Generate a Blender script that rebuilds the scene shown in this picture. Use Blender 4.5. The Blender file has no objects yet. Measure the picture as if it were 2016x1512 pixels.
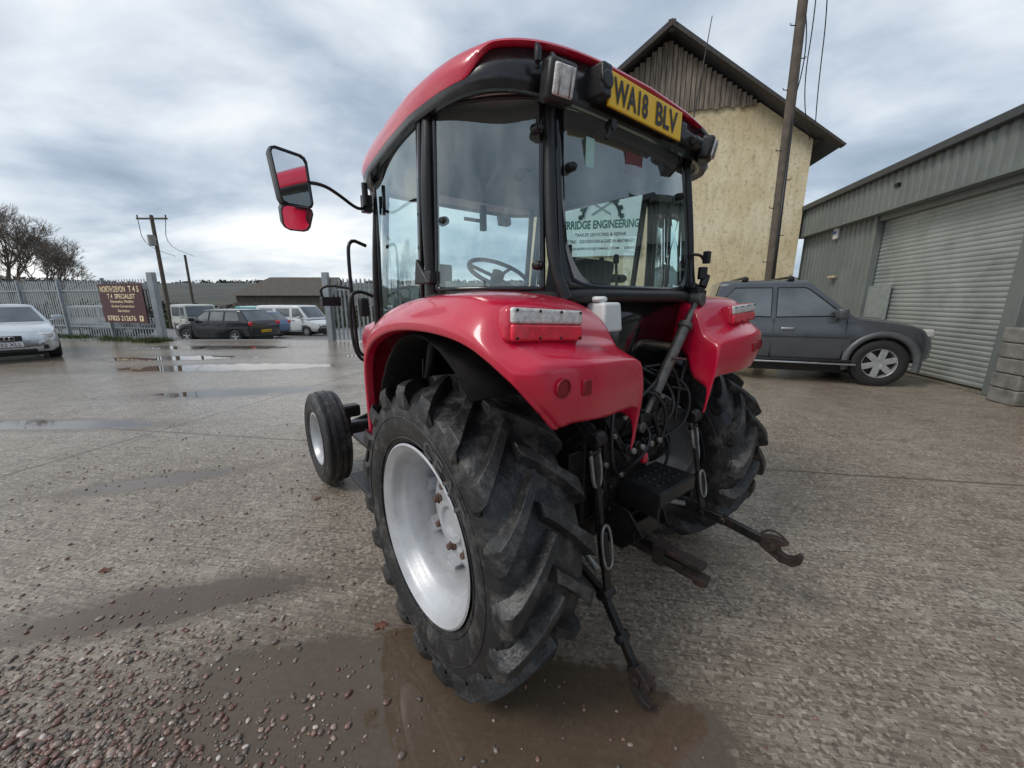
import bpy, bmesh, math, random
from mathutils import Vector, Matrix, noise as mnoise
random.seed(7)
R=random.Random(11)
SC=bpy.context.scene; COL=SC.collection
V=Vector
# ------------------------------------------------------------------ materials
MC={}
def nodes(m):
    m.use_nodes=True; nt=m.node_tree
    return nt, nt.nodes, nt.links, nt.nodes["Principled BSDF"]
def mat(name,col,rough=.5,metal=0,var=.15,scale=8,bump=0,bscale=60,coat=0,dirt=None,dirtamt=.3,dscale=5,emis=None,spec=.5,rvar=.1):
    if name in MC: return MC[name]
    m=bpy.data.materials.new(name); nt,N,L,B=nodes(m)
    tc=N.new("ShaderNodeTexCoord"); nz=N.new("ShaderNodeTexNoise"); nz.inputs["Scale"].default_value=scale; nz.inputs["Detail"].default_value=6
    L.new(tc.outputs["Object"],nz.inputs["Vector"])
    rp=N.new("ShaderNodeValToRGB"); rp.color_ramp.elements[0].position=.3; rp.color_ramp.elements[1].position=.7
    rp.color_ramp.elements[0].color=[max(0,c*(1-var)) for c in col]+[1]; rp.color_ramp.elements[1].color=[min(1,c*(1+var)) for c in col]+[1]
    L.new(nz.outputs["Fac"],rp.inputs[0]); out=rp.outputs[0]
    if dirt:
        n2=N.new("ShaderNodeTexNoise"); n2.inputs["Scale"].default_value=dscale; n2.inputs["Detail"].default_value=9; n2.inputs["Roughness"].default_value=.7
        L.new(tc.outputs["Object"],n2.inputs["Vector"])
        r2=N.new("ShaderNodeValToRGB"); r2.color_ramp.elements[0].position=.5; r2.color_ramp.elements[1].position=.72
        r2.color_ramp.elements[0].color=(0,0,0,1); r2.color_ramp.elements[1].color=(dirtamt,)*3+(1,)
        L.new(n2.outputs["Fac"],r2.inputs[0])
        mx=N.new("ShaderNodeMix"); mx.data_type='RGBA'; L.new(r2.outputs[0],mx.inputs["Factor"]); L.new(out,mx.inputs[6]); mx.inputs[7].default_value=list(dirt)+[1]; out=mx.outputs[2]
    L.new(out,B.inputs["Base Color"])
    mr=N.new("ShaderNodeMapRange"); mr.inputs[3].default_value=max(.02,rough-rvar); mr.inputs[4].default_value=min(1,rough+rvar); L.new(nz.outputs["Fac"],mr.inputs[0]); L.new(mr.outputs[0],B.inputs["Roughness"])
    B.inputs["Metallic"].default_value=metal; B.inputs["Coat Weight"].default_value=coat; B.inputs["Coat Roughness"].default_value=.06
    B.inputs["Specular IOR Level"].default_value=spec
    if bump:
        n3=N.new("ShaderNodeTexNoise"); n3.inputs["Scale"].default_value=bscale; n3.inputs["Detail"].default_value=5; L.new(tc.outputs["Object"],n3.inputs["Vector"])
        b=N.new("ShaderNodeBump"); b.inputs["Strength"].default_value=bump; b.inputs["Distance"].default_value=.01; L.new(n3.outputs["Fac"],b.inputs["Height"]); L.new(b.outputs[0],B.inputs["Normal"])
    MC[name]=m; return m
def glassmat(name,tint,refl=.12,rough=.02):
    if name in MC: return MC[name]
    m=bpy.data.materials.new(name); m.use_nodes=True; nt=m.node_tree; N=nt.nodes; L=nt.links; N.clear()
    o=N.new("ShaderNodeOutputMaterial"); t=N.new("ShaderNodeBsdfTransparent"); g=N.new("ShaderNodeBsdfGlossy"); mx=N.new("ShaderNodeMixShader"); f=N.new("ShaderNodeFresnel")
    tc=N.new("ShaderNodeTexCoord"); nz=N.new("ShaderNodeTexNoise"); nz.inputs["Scale"].default_value=5; nz.inputs["Detail"].default_value=6; L.new(tc.outputs["Object"],nz.inputs["Vector"])
    t.inputs[0].default_value=list(tint)+[1]; g.inputs["Roughness"].default_value=rough; g.inputs["Color"].default_value=(.9,1,1,1); f.inputs[0].default_value=1.5
    a=N.new("ShaderNodeMath"); a.operation='MULTIPLY_ADD'; L.new(f.outputs[0],a.inputs[0]); a.inputs[1].default_value=1.0
    mr=N.new("ShaderNodeMapRange"); mr.inputs[3].default_value=refl*.6; mr.inputs[4].default_value=refl*1.4; L.new(nz.outputs["Fac"],mr.inputs[0]); L.new(mr.outputs[0],a.inputs[2])
    L.new(a.outputs[0],mx.inputs[0]); L.new(t.outputs[0],mx.inputs[1]); L.new(g.outputs[0],mx.inputs[2]); L.new(mx.outputs[0],o.inputs[0]); MC[name]=m; return m
M_RED=mat("red_paint",(.60,.006,.042),.27,0,.10,3,0,60,.6,(.45,.14,.14),.25,3)
M_BLK=mat("black_plastic",(.012,.012,.013),.40,0,.2,12,.08,120,0,(.08,.075,.07),.22,6)
M_LIN=mat("liner_plastic",(.012,.011,.011),.85,0,.2,12,0,120,0,(.06,.05,.04),.3,6,spec=.2)
M_BLKG=mat("black_gloss",(.008,.008,.009),.12,0,.2,6,0,60,.3)
M_TYRE=mat("tyre_rubber",(.021,.021,.022),.42,0,.3,10,.35,70,0,(.19,.18,.165),.6,11,rvar=.18)
M_RIM=mat("silver_rim",(.55,.56,.58),.40,.3,.12,6,.08,90,0,(.28,.24,.21),.45,7)
M_RUST=mat("rusty_iron",(.045,.034,.030),.6,.3,.4,25,.4,90,0,(.14,.07,.048),.65,14)
M_BOLT=mat("rusty_bolt",(.13,.075,.06),.75,.1,.3,25,.3,90)
M_IRON=mat("dark_iron",(.022,.021,.021),.38,.4,.4,18,.3,80,0,(.14,.085,.06),.4,12)
M_STEEL=mat("worn_steel",(.30,.29,.27),.4,.6,.3,20,.2,80,0,(.12,.08,.06),.5,15)
M_GLASS=glassmat("cab_glass",(.86,.97,.97),.14)
M_MIRR=mat("mirror_glass",(.75,.78,.8),.04,1,.03,3,rvar=.02)
M_INT=mat("interior_grey",(.06,.06,.062),.7,0,.2,10)
M_HEAD=mat("headliner_grey",(.52,.55,.55),.8,0,.1,10)
M_WHITE=mat("white_plastic",(.74,.75,.74),.4,0,.06,10)
M_YEL=mat("yellow_plate",(.95,.56,.01),.35,0,.05,20,dirt=(.5,.3,.05),dirtamt=.25)
M_PWH=mat("white_plate",(.75,.76,.76),.35,0,.05,20)
M_INK=mat("black_ink",(.012,.012,.012),.4,0,.1,20)
M_LRED=mat("red_lens",(.80,.015,.045),.15,0,.2,40,.2,200,.6)
M_LCLR=mat("clear_lens",(.70,.67,.64),.15,0,.3,60,.4,200,.6)
M_CHR=mat("chrome",(.7,.7,.7),.12,1,.05,20,rvar=.04)
M_CARG=mat("car_glass",(.08,.09,.095),.05,0,.7,1.5,0,60,.8,rvar=.03,spec=1.0)
M_RUBC=mat("car_tyre",(.02,.02,.02),.6,0,.2,20,.1,90)
M_CRIM=mat("alloy_rim",(.55,.56,.57),.35,.6,.1,20,0,60,0,(.15,.13,.12),.35,14)
# ------------------------------------------------------------------ mesh builder
class MB:
    def __init__(s): s.v=[];s.f=[]
    def add(s,vs,fs):
        o=len(s.v); s.v+= [tuple(p) for p in vs]; s.f+=[tuple(i+o for i in f) for f in fs]; return s
    def box(s,c,sz,rot=None,taper=1):
        x,y,z=[k/2 for k in sz]; c=V(c)
        P=[V((i*x*(taper if k>0 else 1),j*y*(taper if k>0 else 1),k*z)) for k in(-1,1) for j in(-1,1) for i in(-1,1)]
        if rot is not None: P=[rot@p for p in P]
        return s.add([p+c for p in P],[(0,2,3,1),(4,5,7,6),(0,1,5,4),(2,6,7,3),(0,4,6,2),(1,3,7,5)])
    def beam(s,a,b,w,d,up=(0,0,1)):
        a,b=V(a),V(b); z=(b-a); l=z.length; z=z/l; u=V(up)
        if abs(z.dot(u))>.98: u=V((0,1,0))
        x=u.cross(z).normalized(); y=z.cross(x)
        m=Matrix((x,y,z)).transposed()
        return s.box((a+b)/2,(w,d,l),m)
    def cyl(s,a,b,r0,r1=None,n=16,cap=True):
        r1=r0 if r1 is None else r1; a,b=V(a),V(b); z=(b-a).normalized(); u=V((0,0,1)) if abs(z.z)<.9 else V((1,0,0))
        x=u.cross(z).normalized(); y=z.cross(x); vs=[];fs=[]
        for p,r in((a,r0),(b,r1)):
            for i in range(n):
                t=2*math.pi*i/n; vs.append(p+x*r*math.cos(t)+y*r*math.sin(t))
        for i in range(n): j=(i+1)%n; fs.append((i,j,n+j,n+i))
        if cap: fs.append(tuple(range(n-1,-1,-1))); fs.append(tuple(range(n,2*n)))
        return s.add(vs,fs)
    def tube(s,path,r,n=8,closed=False):
        P=[V(p) for p in path]; m=len(P); vs=[];fs=[]; px=None
        rr=r if isinstance(r,(list,tuple)) else [r]*m
        for i,p in enumerate(P):
            if closed: t=(P[(i+1)%m]-P[i-1]).normalized()
            else: t=(P[min(i+1,m-1)]-P[max(i-1,0)]).normalized()
            if px is None:
                u=V((0,0,1)) if abs(t.z)<.9 else V((1,0,0)); px=u.cross(t).normalized()
            else:
                px=(px-t*px.dot(t)).normalized()
            y=t.cross(px)
            for k in range(n):
                a=2*math.pi*k/n; vs.append(p+px*rr[i]*math.cos(a)+y*rr[i]*math.sin(a))
        for i in range(m if closed else m-1):
            ii=(i+1)%m
            for k in range(n): kk=(k+1)%n; fs.append((i*n+k,i*n+kk,ii*n+kk,ii*n+k))
        if not closed: fs.append(tuple(range(n-1,-1,-1))); fs.append(tuple((m-1)*n+k for k in range(n)))
        return s.add(vs,fs)
    def lathe(s,prof,c=(0,0,0),n=64,closed=True):
        c=V(c); m=len(prof); vs=[];fs=[]
        for i in range(n):
            t=2*math.pi*i/n
            for x,r in prof: vs.append(c+V((x,r*math.cos(t),r*math.sin(t))))
        for i in range(n):
            j=(i+1)%n
            for k in range(m if closed else m-1):
                kk=(k+1)%m; fs.append((i*m+k,i*m+kk,j*m+kk,j*m+k))
        return s.add(vs,fs)
    def grid(s,rows,close=False):
        m=len(rows[0]); vs=[p for r in rows for p in r]; fs=[]
        for i in range(len(rows)-1):
            for k in range(m if close else m-1):
                kk=(k+1)%m; fs.append((i*m+k,i*m+kk,(i+1)*m+kk,(i+1)*m+k))
        return s.add(vs,fs)
    def poly(s,pts): return s.add(pts,[tuple(range(len(pts)))])
    def prism(s,pts,d):
        n=len(pts); d=V(d); vs=[V(p) for p in pts]+[V(p)+d for p in pts]
        return s.add(vs,[tuple(range(n-1,-1,-1)),tuple(range(n,2*n))]+[(i,(i+1)%n,n+(i+1)%n,n+i) for i in range(n)])
    def build(s,name,m,parent=None,bevel=0,smooth=True,ang=35,sub=0,solid=0,loc=None,seg=2,crease=None):
        me=bpy.data.meshes.new(name); me.from_pydata(s.v,[],s.f); me.materials.append(m)
        bm=bmesh.new(); bm.from_mesh(me); bmesh.ops.recalc_face_normals(bm,faces=bm.faces)
        for f in bm.faces: f.smooth=smooth
        for e in bm.edges:
            if len(e.link_faces)==2 and e.calc_face_angle(0)>math.radians(ang): e.smooth=False
        if crease:
            bm.edges.ensure_lookup_table(); cl=bm.edges.layers.float.new("crease_edge")
            for e in bm.edges: e[cl]=crease(e.verts[0].index,e.verts[1].index)
        bm.to_mesh(me); bm.free()
        ob=bpy.data.objects.new(name,me); COL.objects.link(ob)
        if parent: ob.parent=parent
        if loc: ob.location=loc
        if sub: md=ob.modifiers.new("u",'SUBSURF'); md.levels=sub; md.render_levels=sub
        if solid: md=ob.modifiers.new("s",'SOLIDIFY'); md.thickness=solid; md.offset=0
        if bevel: md=ob.modifiers.new("b",'BEVEL'); md.width=bevel; md.segments=seg; md.limit_method='ANGLE'; md.angle_limit=math.radians(40)
        return ob
def empty(name,loc=(0,0,0),rz=0,parent=None,scale=1):
    e=bpy.data.objects.new(name,None); e.location=loc; e.rotation_euler=(0,0,rz); e.scale=(scale,)*3; e.empty_display_size=.2; COL.objects.link(e)
    if parent: e.parent=parent
    return e
def tag(o,label,cat,group=None):
    o["label"]=label; o["category"]=cat
    if group: o["group"]=group
    return o
def textmesh(items,name,m,parent,org,xd,yd,off=.003,bold=0):
    org,xd,yd=V(org),V(xd).normalized(),V(yd).normalized(); nd=xd.cross(yd)
    vs=[];fs=[]
    for st,x,y,w,h in items:
        cu=bpy.data.curves.new("tmp",'FONT'); cu.body=st; cu.size=1; cu.resolution_u=3; cu.offset=bold
        ob=bpy.data.objects.new("tmp",cu); COL.objects.link(ob); bpy.context.view_layer.update()
        me=bpy.data.meshes.new_from_object(ob.evaluated_get(bpy.context.evaluated_depsgraph_get()))
        xs=[v.co.x for v in me.vertices]; ys=[v.co.y for v in me.vertices]
        x0,x1,y0,y1=min(xs),max(xs),min(ys),max(ys)
        if h is None: h=(y1-y0)*w/(x1-x0)
        o=len(vs)
        for v in me.vertices: vs.append(org+xd*(x-w/2+(v.co.x-x0)/(x1-x0)*w)+yd*(y-h/2+(v.co.y-y0)/(y1-y0)*h)+nd*off)
        for p in me.polygons: fs.append(tuple(i+o for i in p.vertices))
        bpy.data.objects.remove(ob); bpy.data.curves.remove(cu); bpy.data.meshes.remove(me)
    b=MB(); b.add(vs,fs); return b.build(name,m,parent,smooth=False)
def smoothpath(pts,it=2,closed=False):
    P=[V(p) for p in pts]
    for _ in range(it):
        Q=[]; n=len(P)
        if not closed: Q.append(P[0])
        for i in range(n if closed else n-1):
            a,b=P[i],P[(i+1)%n]; Q+= [a*.75+b*.25,a*.25+b*.75]
        if not closed: Q.append(P[-1])
        P=Q
    return P
# ================================================================== TRACTOR
T=empty("tractor",(.371,1.945,0),.685)
tag(T,"red utility tractor with glazed cab standing on wet concrete","tractor")
s,Rr,w=.779,.604,.383
def rear_wheel(sx):
    c=V((sx*s,0,Rr)); hub=MB()
    o=sx
    prof=[(.02*o,.0),(.02*o,.06),(.035*o,.065),(.035*o,.09),(.0,.10),(-.005*o,.19),(-.03*o,.235),(-.055*o,.285),(-.065*o,.285),(-.045*o,.23),(-.02*o,.18),(-.015*o,.0)]
    hub.lathe(prof,c,64,False)
    ho=hub.build("rear_wheel",M_RIM,T,ang=50)
    bo=MB()
    for i in range(8):
        a=2*math.pi*(i+.3)/8; p=c+V((0,.145*math.cos(a),.145*math.sin(a)))
        bo.cyl(p+V((-.0*o,0,0)),p+V((.03*o,0,0)),.016,.014,6); bo.cyl(p+V((.0,0,0)),p+V((.008*o,0,0)),.024,.024,12)
    bo.build("wheel_bolts",M_BOLT,ho,bevel=.002)
    rim=MB()
    pr=[(.172,.352),(.168,.36),(.158,.352),(.150,.335),(.135,.322),(.115,.318),(.10,.30),(.085,.287),(.02,.283),(-.05,.285),(-.075,.30),(-.12,.318),(-.15,.335),(-.168,.36),(-.172,.352),
        (-.165,.343),(-.152,.325),(-.13,.31),(-.085,.29),(-.055,.274),(.02,.272),(.085,.275),(.105,.29),(.12,.307),(.14,.312),(.155,.325),(.165,.343)]
    rim.lathe([(x*o,r) for x,r in pr],c,96)
    for i in range(8):
        a=2*math.pi*i/8+.25; u=V((0,math.cos(a),math.sin(a))); t=V((0,-math.sin(a),math.cos(a)))
        m3=Matrix((t,V((1,0,0)),u)).transposed()
        rim.box(c+u*.262+V((-.03*o,0,0)),(.07,.06,.035),m3,.8)
    rim.build("rim",M_RIM,ho,ang=40)
    ty=MB()
    half=[(.145,.350),(.160,.365),(.178,.41),(.187,.455),(.183,.50),(.172,.535),(.150,.553),(.10,.562),(.0,.566)]
    prof=[(x,r) for x,r in half]+[(-x,r) for x,r in half[::-1][1:]]+[(-.14,.345),(.14,.345)]
    ty.lathe(prof,c,96)
    for sg in(1,-1):
        for rr_,xx in((.385,.170),(.47,.186)): ty.tube([c+V((sg*xx,rr_*math.cos(a),rr_*math.sin(a))) for a in [2*math.pi*k/72 for k in range(72)]],.004,6,True)
    n=19
    for sg in(1,-1):
        for i in range(n):
            a0=2*math.pi*(i+(.5 if sg<0 else 0))/n; sec=[]
            pts=[(-.012,.606,.555,.021),(.03,.606,.555,.021),(.07,.605,.555,.022),(.11,.603,.55,.024),(.15,.599,.545,.029),(.180,.590,.53,.034),(.193,.565,.51,.036),(.193,.515,.49,.026)]
            for k,(x,rt,rb,hw) in enumerate(pts):
                fr=max(0,min(x,.19))/.19; th=a0+.33*fr**.92
                X=sg*x; wt=hw/rt; wb=(hw+.014)/rb
                sec.append([c+V((sg*.176 if (k>=6 and r==rb) else X,r*math.cos(th+d),r*math.sin(th+d))) for r,d in((rb,-wb),(rt,-wt),(rt,wt),(rb,wb))])
            m=len(sec); vs=[p for q in sec for p in q]; fs=[(k*4+j,k*4+j+1,k*4+4+j+1,k*4+4+j) for k in range(m-1) for j in range(3)]
            fs+=[(0,1,2,3),tuple((m-1)*4+j for j in(3,2,1,0))]
            ty.add(vs,fs)
    to=ty.build("tyre",M_TYRE,ho,bevel=.004,ang=32)
    if sx<0:
        ml=mat("moulded_lettering",(.08,.08,.082),.35,0,.2,20)
        for k,ch in enumerate("CEAT"):
            al=math.radians(20+k*10.5); u=V((0,-math.sin(al),math.cos(al))); t=V((0,-math.cos(al),-math.sin(al)))
            textmesh([(ch,0,0,.055,.062)],"moulded_letter",ml,to,c+u*.427+V((-.183,0,0)),t,u,.006,.02)
for sx in(-1,1): rear_wheel(sx)
def front_wheel(sx):
    c=V((sx*.788,2.041,.39)); o=sx
    hub=MB().lathe([(.03*o,0),(.03*o,.045),(.012*o,.055),(.0,.10),(-.02*o,.15),(-.035*o,.185),(-.045*o,.185),(-.03*o,.1),(-.03*o,0)],c,48,False)
    for i in range(6):
        a=2*math.pi*i/6; p=c+V((0,.075*math.cos(a),.075*math.sin(a))); hub.cyl(p,p+V((.03*o,0,0)),.01,n=6)
    ho=hub.build("front_wheel",M_RIM,T,ang=50)
    MB().lathe([(x*o,r) for x,r in[(.085,.205),(.083,.218),(.07,.21),(.06,.195),(.03,.185),(-.03,.185),(-.06,.195),(-.08,.215),(-.085,.205),(-.06,.183),(-.03,.173),(.03,.173),(.06,.183)]],c,64).build("rim",M_RIM,ho,ang=45)
    t=MB(); half=[(.075,.205),(.09,.24),(.102,.29),(.1,.33),(.088,.362),(.078,.372),(.062,.374),(.056,.364),(.045,.364),(.039,.382),(.014,.384),(.009,.372),(0,.372)]
    t.lathe([(x,r) for x,r in half]+[(-x,r) for x,r in half[::-1][1:]],c,96,False)
    t.lathe([(-.075,.205),(.075,.205)],c,96,False)
    for sg in(1,-1):
        for k in(.25,.31): t.tube([c+V((sg*(.093 if k==.25 else .102),k*math.cos(a),k*math.sin(a))) for a in [2*math.pi*j/72 for j in range(72)]],.003,5,True)
    t.build("tyre",M_TYRE,ho,ang=30)
for sx in(-1,1): front_wheel(sx)
# ---- fenders
FR=[[(.93,.50,.80),(.93,.56,.80),(.75,.58,.80),(.60,.58,.80)],
 [(.955,.46,1.12),(.94,.52,1.16),(.75,.55,1.2),(.58,.55,1.22)],
 [(.96,.42,1.26),(.93,.47,1.33),(.75,.50,1.38),(.56,.5,1.40)],
 [(.97,.31,1.34),(.93,.34,1.43),(.75,.36,1.47),(.54,.36,1.49)],
 [(.97,.09,1.40),(.925,.09,1.485),(.74,.09,1.515),(.5,.09,1.525)],
 [(.97,-.15,1.41),(.925,-.15,1.50),(.74,-.15,1.53),(.46,-.15,1.53)],
 [(.97,-.34,1.40),(.925,-.34,1.50),(.74,-.36,1.52),(.43,-.34,1.50)],
 [(.96,-.43,1.375),(.92,-.44,1.475),(.74,-.47,1.495),(.41,-.42,1.45)],
 [(.945,-.49,1.34),(.91,-.50,1.375),(.72,-.51,1.375),(.39,-.47,1.35)],
 [(.915,-.545,1.29),(.88,-.585,1.325),(.68,-.61,1.33),(.375,-.56,1.31)],
 [(.86,-.57,1.22),(.84,-.60,1.235),(.66,-.62,1.235),(.365,-.57,1.22)],
 [(.79,-.56,1.15),(.775,-.58,1.155),(.6,-.595,1.155),(.365,-.55,1.15)]]
def fender(sx):
    rows=[]; kx=1 if sx<0 else .91; ky=1 if sx<0 else .90
    for r in FR:
        a=[V(p) for p in r]; inn=a[-1]
        lipin=a[0]+V((-.03,0,-.006))
        row=[lipin,a[0],a[0]+V((0.004,0,.025)),a[0].lerp(a[1],.8),a[1]+V((-.03,0,.012)),a[2],a[3]+V((.04,0,.0)),a[3]+V((0,0,-.02)),V((inn.x-.01,inn.y+.03,max(.8,inn.z-.22 if inn.y<.3 else inn.z-.1)))]
        rows.append([V((p.x*sx*kx,p.y*(ky if p.y<0 else 1),p.z)) for p in row])
    b=MB().grid(rows); m=9
    def cr(i,j):
        ri,ci,rj,cj=i//m,i%m,j//m,j%m
        if ci==cj: return {1:.7,2:.3,4:.35,7:.4}.get(ci,0)
        if ri==rj: return {7:.2,8:.4,9:.5,11:.8}.get(ri,0)
        return 0
    o=b.build("fender",M_RED,T,sub=3,solid=.010,ang=180,crease=cr)
    tilt=Matrix.Rotation(math.radians(-4),3,'X')@Matrix.Rotation(math.radians(-3)*sx,3,'Y')
    c=V((sx*.765*kx,-.484*ky,1.430))
    MB().box(c,(.286,.05,.094),tilt).build("lamp_housing",M_RED,o,bevel=.014)
    MB().box(c+tilt@V((0,-.024,.023)),(.268,.02,.041),tilt).build("indicator_lens",M_LCLR,o,bevel=.008,seg=3)
    MB().box(c+tilt@V((0,-.024,-.021)),(.268,.02,.045),tilt).build("tail_light",M_LRED,o,bevel=.008,seg=3)
    sc=MB()
    for dx in(-.12,-.04,.04,.12):
        for dz in(.036,-.036): p=c+tilt@V((dx,-.034,dz)); sc.cyl(p,p+V((0,-.003,0)),.004,n=8)
    sc.build("lens_screws",M_IRON,o)
    ds=mat("recess_red",(.25,.006,.014),.5,0,.1,5)
    b=MB(); p=V((sx*.80*kx,-.604*ky,1.275)); b.tube([p+V((.024*math.cos(a),-.002,.024*math.sin(a))) for a in [2*math.pi*k/24 for k in range(24)]],.003,6,True); b.cyl(p+V((0,.01,0)),p+V((0,-.001,0)),.022,n=24)
    b.build("reflector_recess",ds,o,bevel=.003)
    MB().box(p+V((-sx*.085,-.006,-.008)),(.034,.012,.044)).build("fender_slot",ds,o,bevel=.003)
    return o
fl=fender(-1); fr=fender(1)
for sx in(-1,1):
    rows=[]
    for k in range(12):
        a=math.radians(8+k*11.2); rows.append([V((sx*x,.66*math.cos(a)*(.80 if math.cos(a)<0 else .72),.68+.70*math.sin(a))) for x in((.92 if sx<0 else .84),.7,(.45 if sx<0 else .6))])
    MB().grid(rows).build("arch_liner",M_LIN,T,solid=.01)
# ---- cab
cf=MB()
def mir(p,sx): return V((p[0]*sx,p[1],p[2]))
for sx in(-1,1):
    cf.tube([mir(p,sx) for p in smoothpath([(.765,.15,1.46),(.775,.15,1.85),(.745,.16,2.18)],2)],.024,10)
    cf.tube([mir(p,sx) for p in smoothpath([(.47,-.30,1.50),(.50,-.255,1.62),(.495,-.225,1.9),(.47,-.19,2.2)],2)],.022,10)
    cf.tube([mir(p,sx) for p in smoothpath([(.62,1.13,.85),(.64,1.12,1.5),(.62,1.0,2.18)],2)],.024,10)
    cf.tube([mir(p,sx) for p in smoothpath([(.76,.15,1.5),(.765,.20,1.2),(.76,.36,.85)],2)],.024,8)
    cf.tube([mir(p,sx) for p in smoothpath([(.77,.17,1.50),(.74,.04,1.50),(.58,-.18,1.505),(.45,-.285,1.51),(.3,-.3,1.515),(0,-.3,1.515)],2)],.028,10)
    cf.tube([mir(p,sx) for p in [(.74,.16,2.19),(.62,1.0,2.19)]],.02,8)
    cf.tube([mir(p,sx) for p in smoothpath([(.74,.16,2.19),(.70,.02,2.19),(.52,-.16,2.19),(.40,-.2,2.19),(0,-.205,2.2)],2)],.02,8)
    cf.tube([mir(p,sx) for p in smoothpath([(.76,.36,.86),(.70,.7,.82),(.62,1.12,.86)],1)],.03,8)
cf.tube([(-.62,1.0,2.19),(.62,1.0,2.19)],.02,8); cf.tube([(-.62,1.13,1.3),(.62,1.13,1.3)],.03,8)
cabf=cf.build("cab_frame",M_BLK,T,ang=60)
def uvpt(C,u,v): return (V(C[0])*(1-u)+V(C[1])*u)*(1-v)+(V(C[3])*(1-u)+V(C[2])*u)*v
def window(C,inner,nm,bulge=0):
    nrm=(V(C[1])-V(C[0])).cross(V(C[3])-V(C[0])).normalized()
    P=smoothpath([(u,v,0) for u,v in inner],3,True)
    def pt(u,v): return uvpt(C,u,v)+nrm*bulge*(1-(2*u-1)**2)
    inn=[];out=[]
    for p in P:
        d=V((p.x-.5,p.y-.5,0)); k=.5/max(abs(d.x),abs(d.y)); inn.append((p.x,p.y)); out.append((.5+d.x*k,.5+d.y*k))
    g=MB(); rings=[]
    for f in(0.02,.25,.5,.75,1.0): rings.append([pt(.5+(u-.5)*f,.5+(v-.5)*f)+nrm*.004 for u,v in inn])
    g.grid(rings,True); g.poly(rings[0])
    go=g.build(nm,M_GLASS,T,ang=180)
    f=MB(); f.grid([[pt(u,v) for u,v in inn],[pt((u+a)/2,(v+b)/2) for (u,v),(a,b) in zip(inn,out)],[pt(u,v) for u,v in out]],True)
    f.build("window_frame",M_BLKG,go,solid=.014,ang=60)
    return go
def rrect(m=.04,mv=None,c=.1):
    mv=mv or m
    return [(m,mv+c),(m,.5),(m,1-mv-c),(m,1-mv),(m+c,1-mv),(.5,1-mv),(1-m-c,1-mv),(1-m,1-mv),(1-m,1-mv-c),(1-m,.5),(1-m,mv+c),(1-m,mv),(1-m-c,mv),(.5,mv),(m+c,mv),(m,mv)]
for sx in(-1,1):
    def o(c): 
        return [mir(p,sx) for p in c] if sx<0 else [mir(c[1],1),mir(c[0],1),mir(c[3],1),mir(c[2],1)]
    window(o([(.765,.13,1.53),(.515,-.235,1.53),(.49,-.19,2.18),(.745,.13,2.18)]),rrect(.045,.025,.08),"quarter_window",.035*1)
    window(o([(.64,1.08,.9),(.755,.30,.9),(.765,.185,2.18),(.63,1.02,2.18)]),rrect(.04,.02,.05),"door_glass",.02)
window([(-.48,-.275,1.53),(.48,-.275,1.53),(.455,-.19,2.19),(-.455,-.19,2.19)],
  [(.17,.035),(.5,.03),(.83,.035),(.9,.08),(.955,.22),(.965,.30),(.965,.6),(.955,.9),(.95,.955),(.9,.965),(.5,.97),(.1,.965),(.05,.955),(.045,.9),(.035,.6),(.035,.3),(.045,.22),(.10,.08)],"rear_window",.03)
window([(.60,1.15,1.32),(-.60,1.15,1.32),(-.58,1.03,2.18),(.58,1.03,2.18)],rrect(.03,.03,.06),"windscreen",.04)
kn=MB()
def knob(p,r=.018): kn.cyl(V(p)+V((0,.01,0)),V(p)+V((0,-.022,0)),r,r*.85,16); kn.cyl(V(p)+V((0,-.02,0)),V(p)+V((0,-.03,0)),r*.6,r*.5,12)
for p in[(-.405,-.235,1.96),(-.12,-.27,1.585),(-.165,-.27,1.585),(.36,-.235,1.98)]: knob(p)
for p in[(-.735,.10,1.79),(-.535,-.21,1.62),(-.54,-.2,2.06)]: knob(p)
kn.build("glass_knobs",M_BLK,T,bevel=.002)
kn=MB(); kn.box((-.62,.0,1.80),(.02,.02,.09)); kn.box((-.66,.005,1.79),(.08,.01,.012))
kn.build("window_latch",M_BLK,T,bevel=.002)
b=MB(); b.grid([[V((-.44,-.27,1.50)),V((.44,-.27,1.50))],[V((-.42,-.24,1.25)),V((.42,-.24,1.25))],[V((-.40,-.15,1.05)),V((.40,-.15,1.05))]])
b.build("cab_rear_panel",M_BLKG,T,solid=.02)
b=MB(); b.box((0,.55,.98),(1.0,1.1,.12)); b.box((0,.25,1.15),(.75,.6,.3)); b.build("cab_floor",M_INT,T,bevel=.02)
b=MB()
for sx in(-1,1): b.grid([[V((sx*.78,.2,1.47)),V((sx*.6,-.2,1.48)),V((sx*.42,-.3,1.49))],[V((sx*.6,.2,1.50)),V((sx*.5,-.1,1.50)),V((sx*.36,-.2,1.50))]])
b.build("cab_sill",M_BLK,T,solid=.03)
b=MB(); b.box((.0,.25,1.36),(.44,.42,.12)); b.box((.0,.06,1.53),(.40,.10,.34),Matrix.Rotation(math.radians(10),3,'X')); b.box((-.25,.25,1.49),(.06,.26,.05)); b.box((.25,.25,1.49),(.06,.26,.05))
b.build("seat",M_INT,T,bevel=.035,seg=4)
b=MB(); ct=V((0,.72,1.66)); ax=V((0,-.5,.87)).normalized(); ux=V((1,0,0)); uy=ax.cross(ux)
b.tube([ct+ux*.19*math.cos(a)+uy*.19*math.sin(a) for a in [2*math.pi*k/40 for k in range(40)]],.014,8,True)
for a in(.5,2.6,4.7): b.cyl(ct-ax*.03,ct+ux*.18*math.cos(a)+uy*.18*math.sin(a),.011,n=8)
b.cyl(ct-ax*.05,ct+ax*.01,.04); b.cyl(ct-ax*.05,(0,.95,1.3),.035)
b.build("steering_wheel",M_BLK,T)
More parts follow.
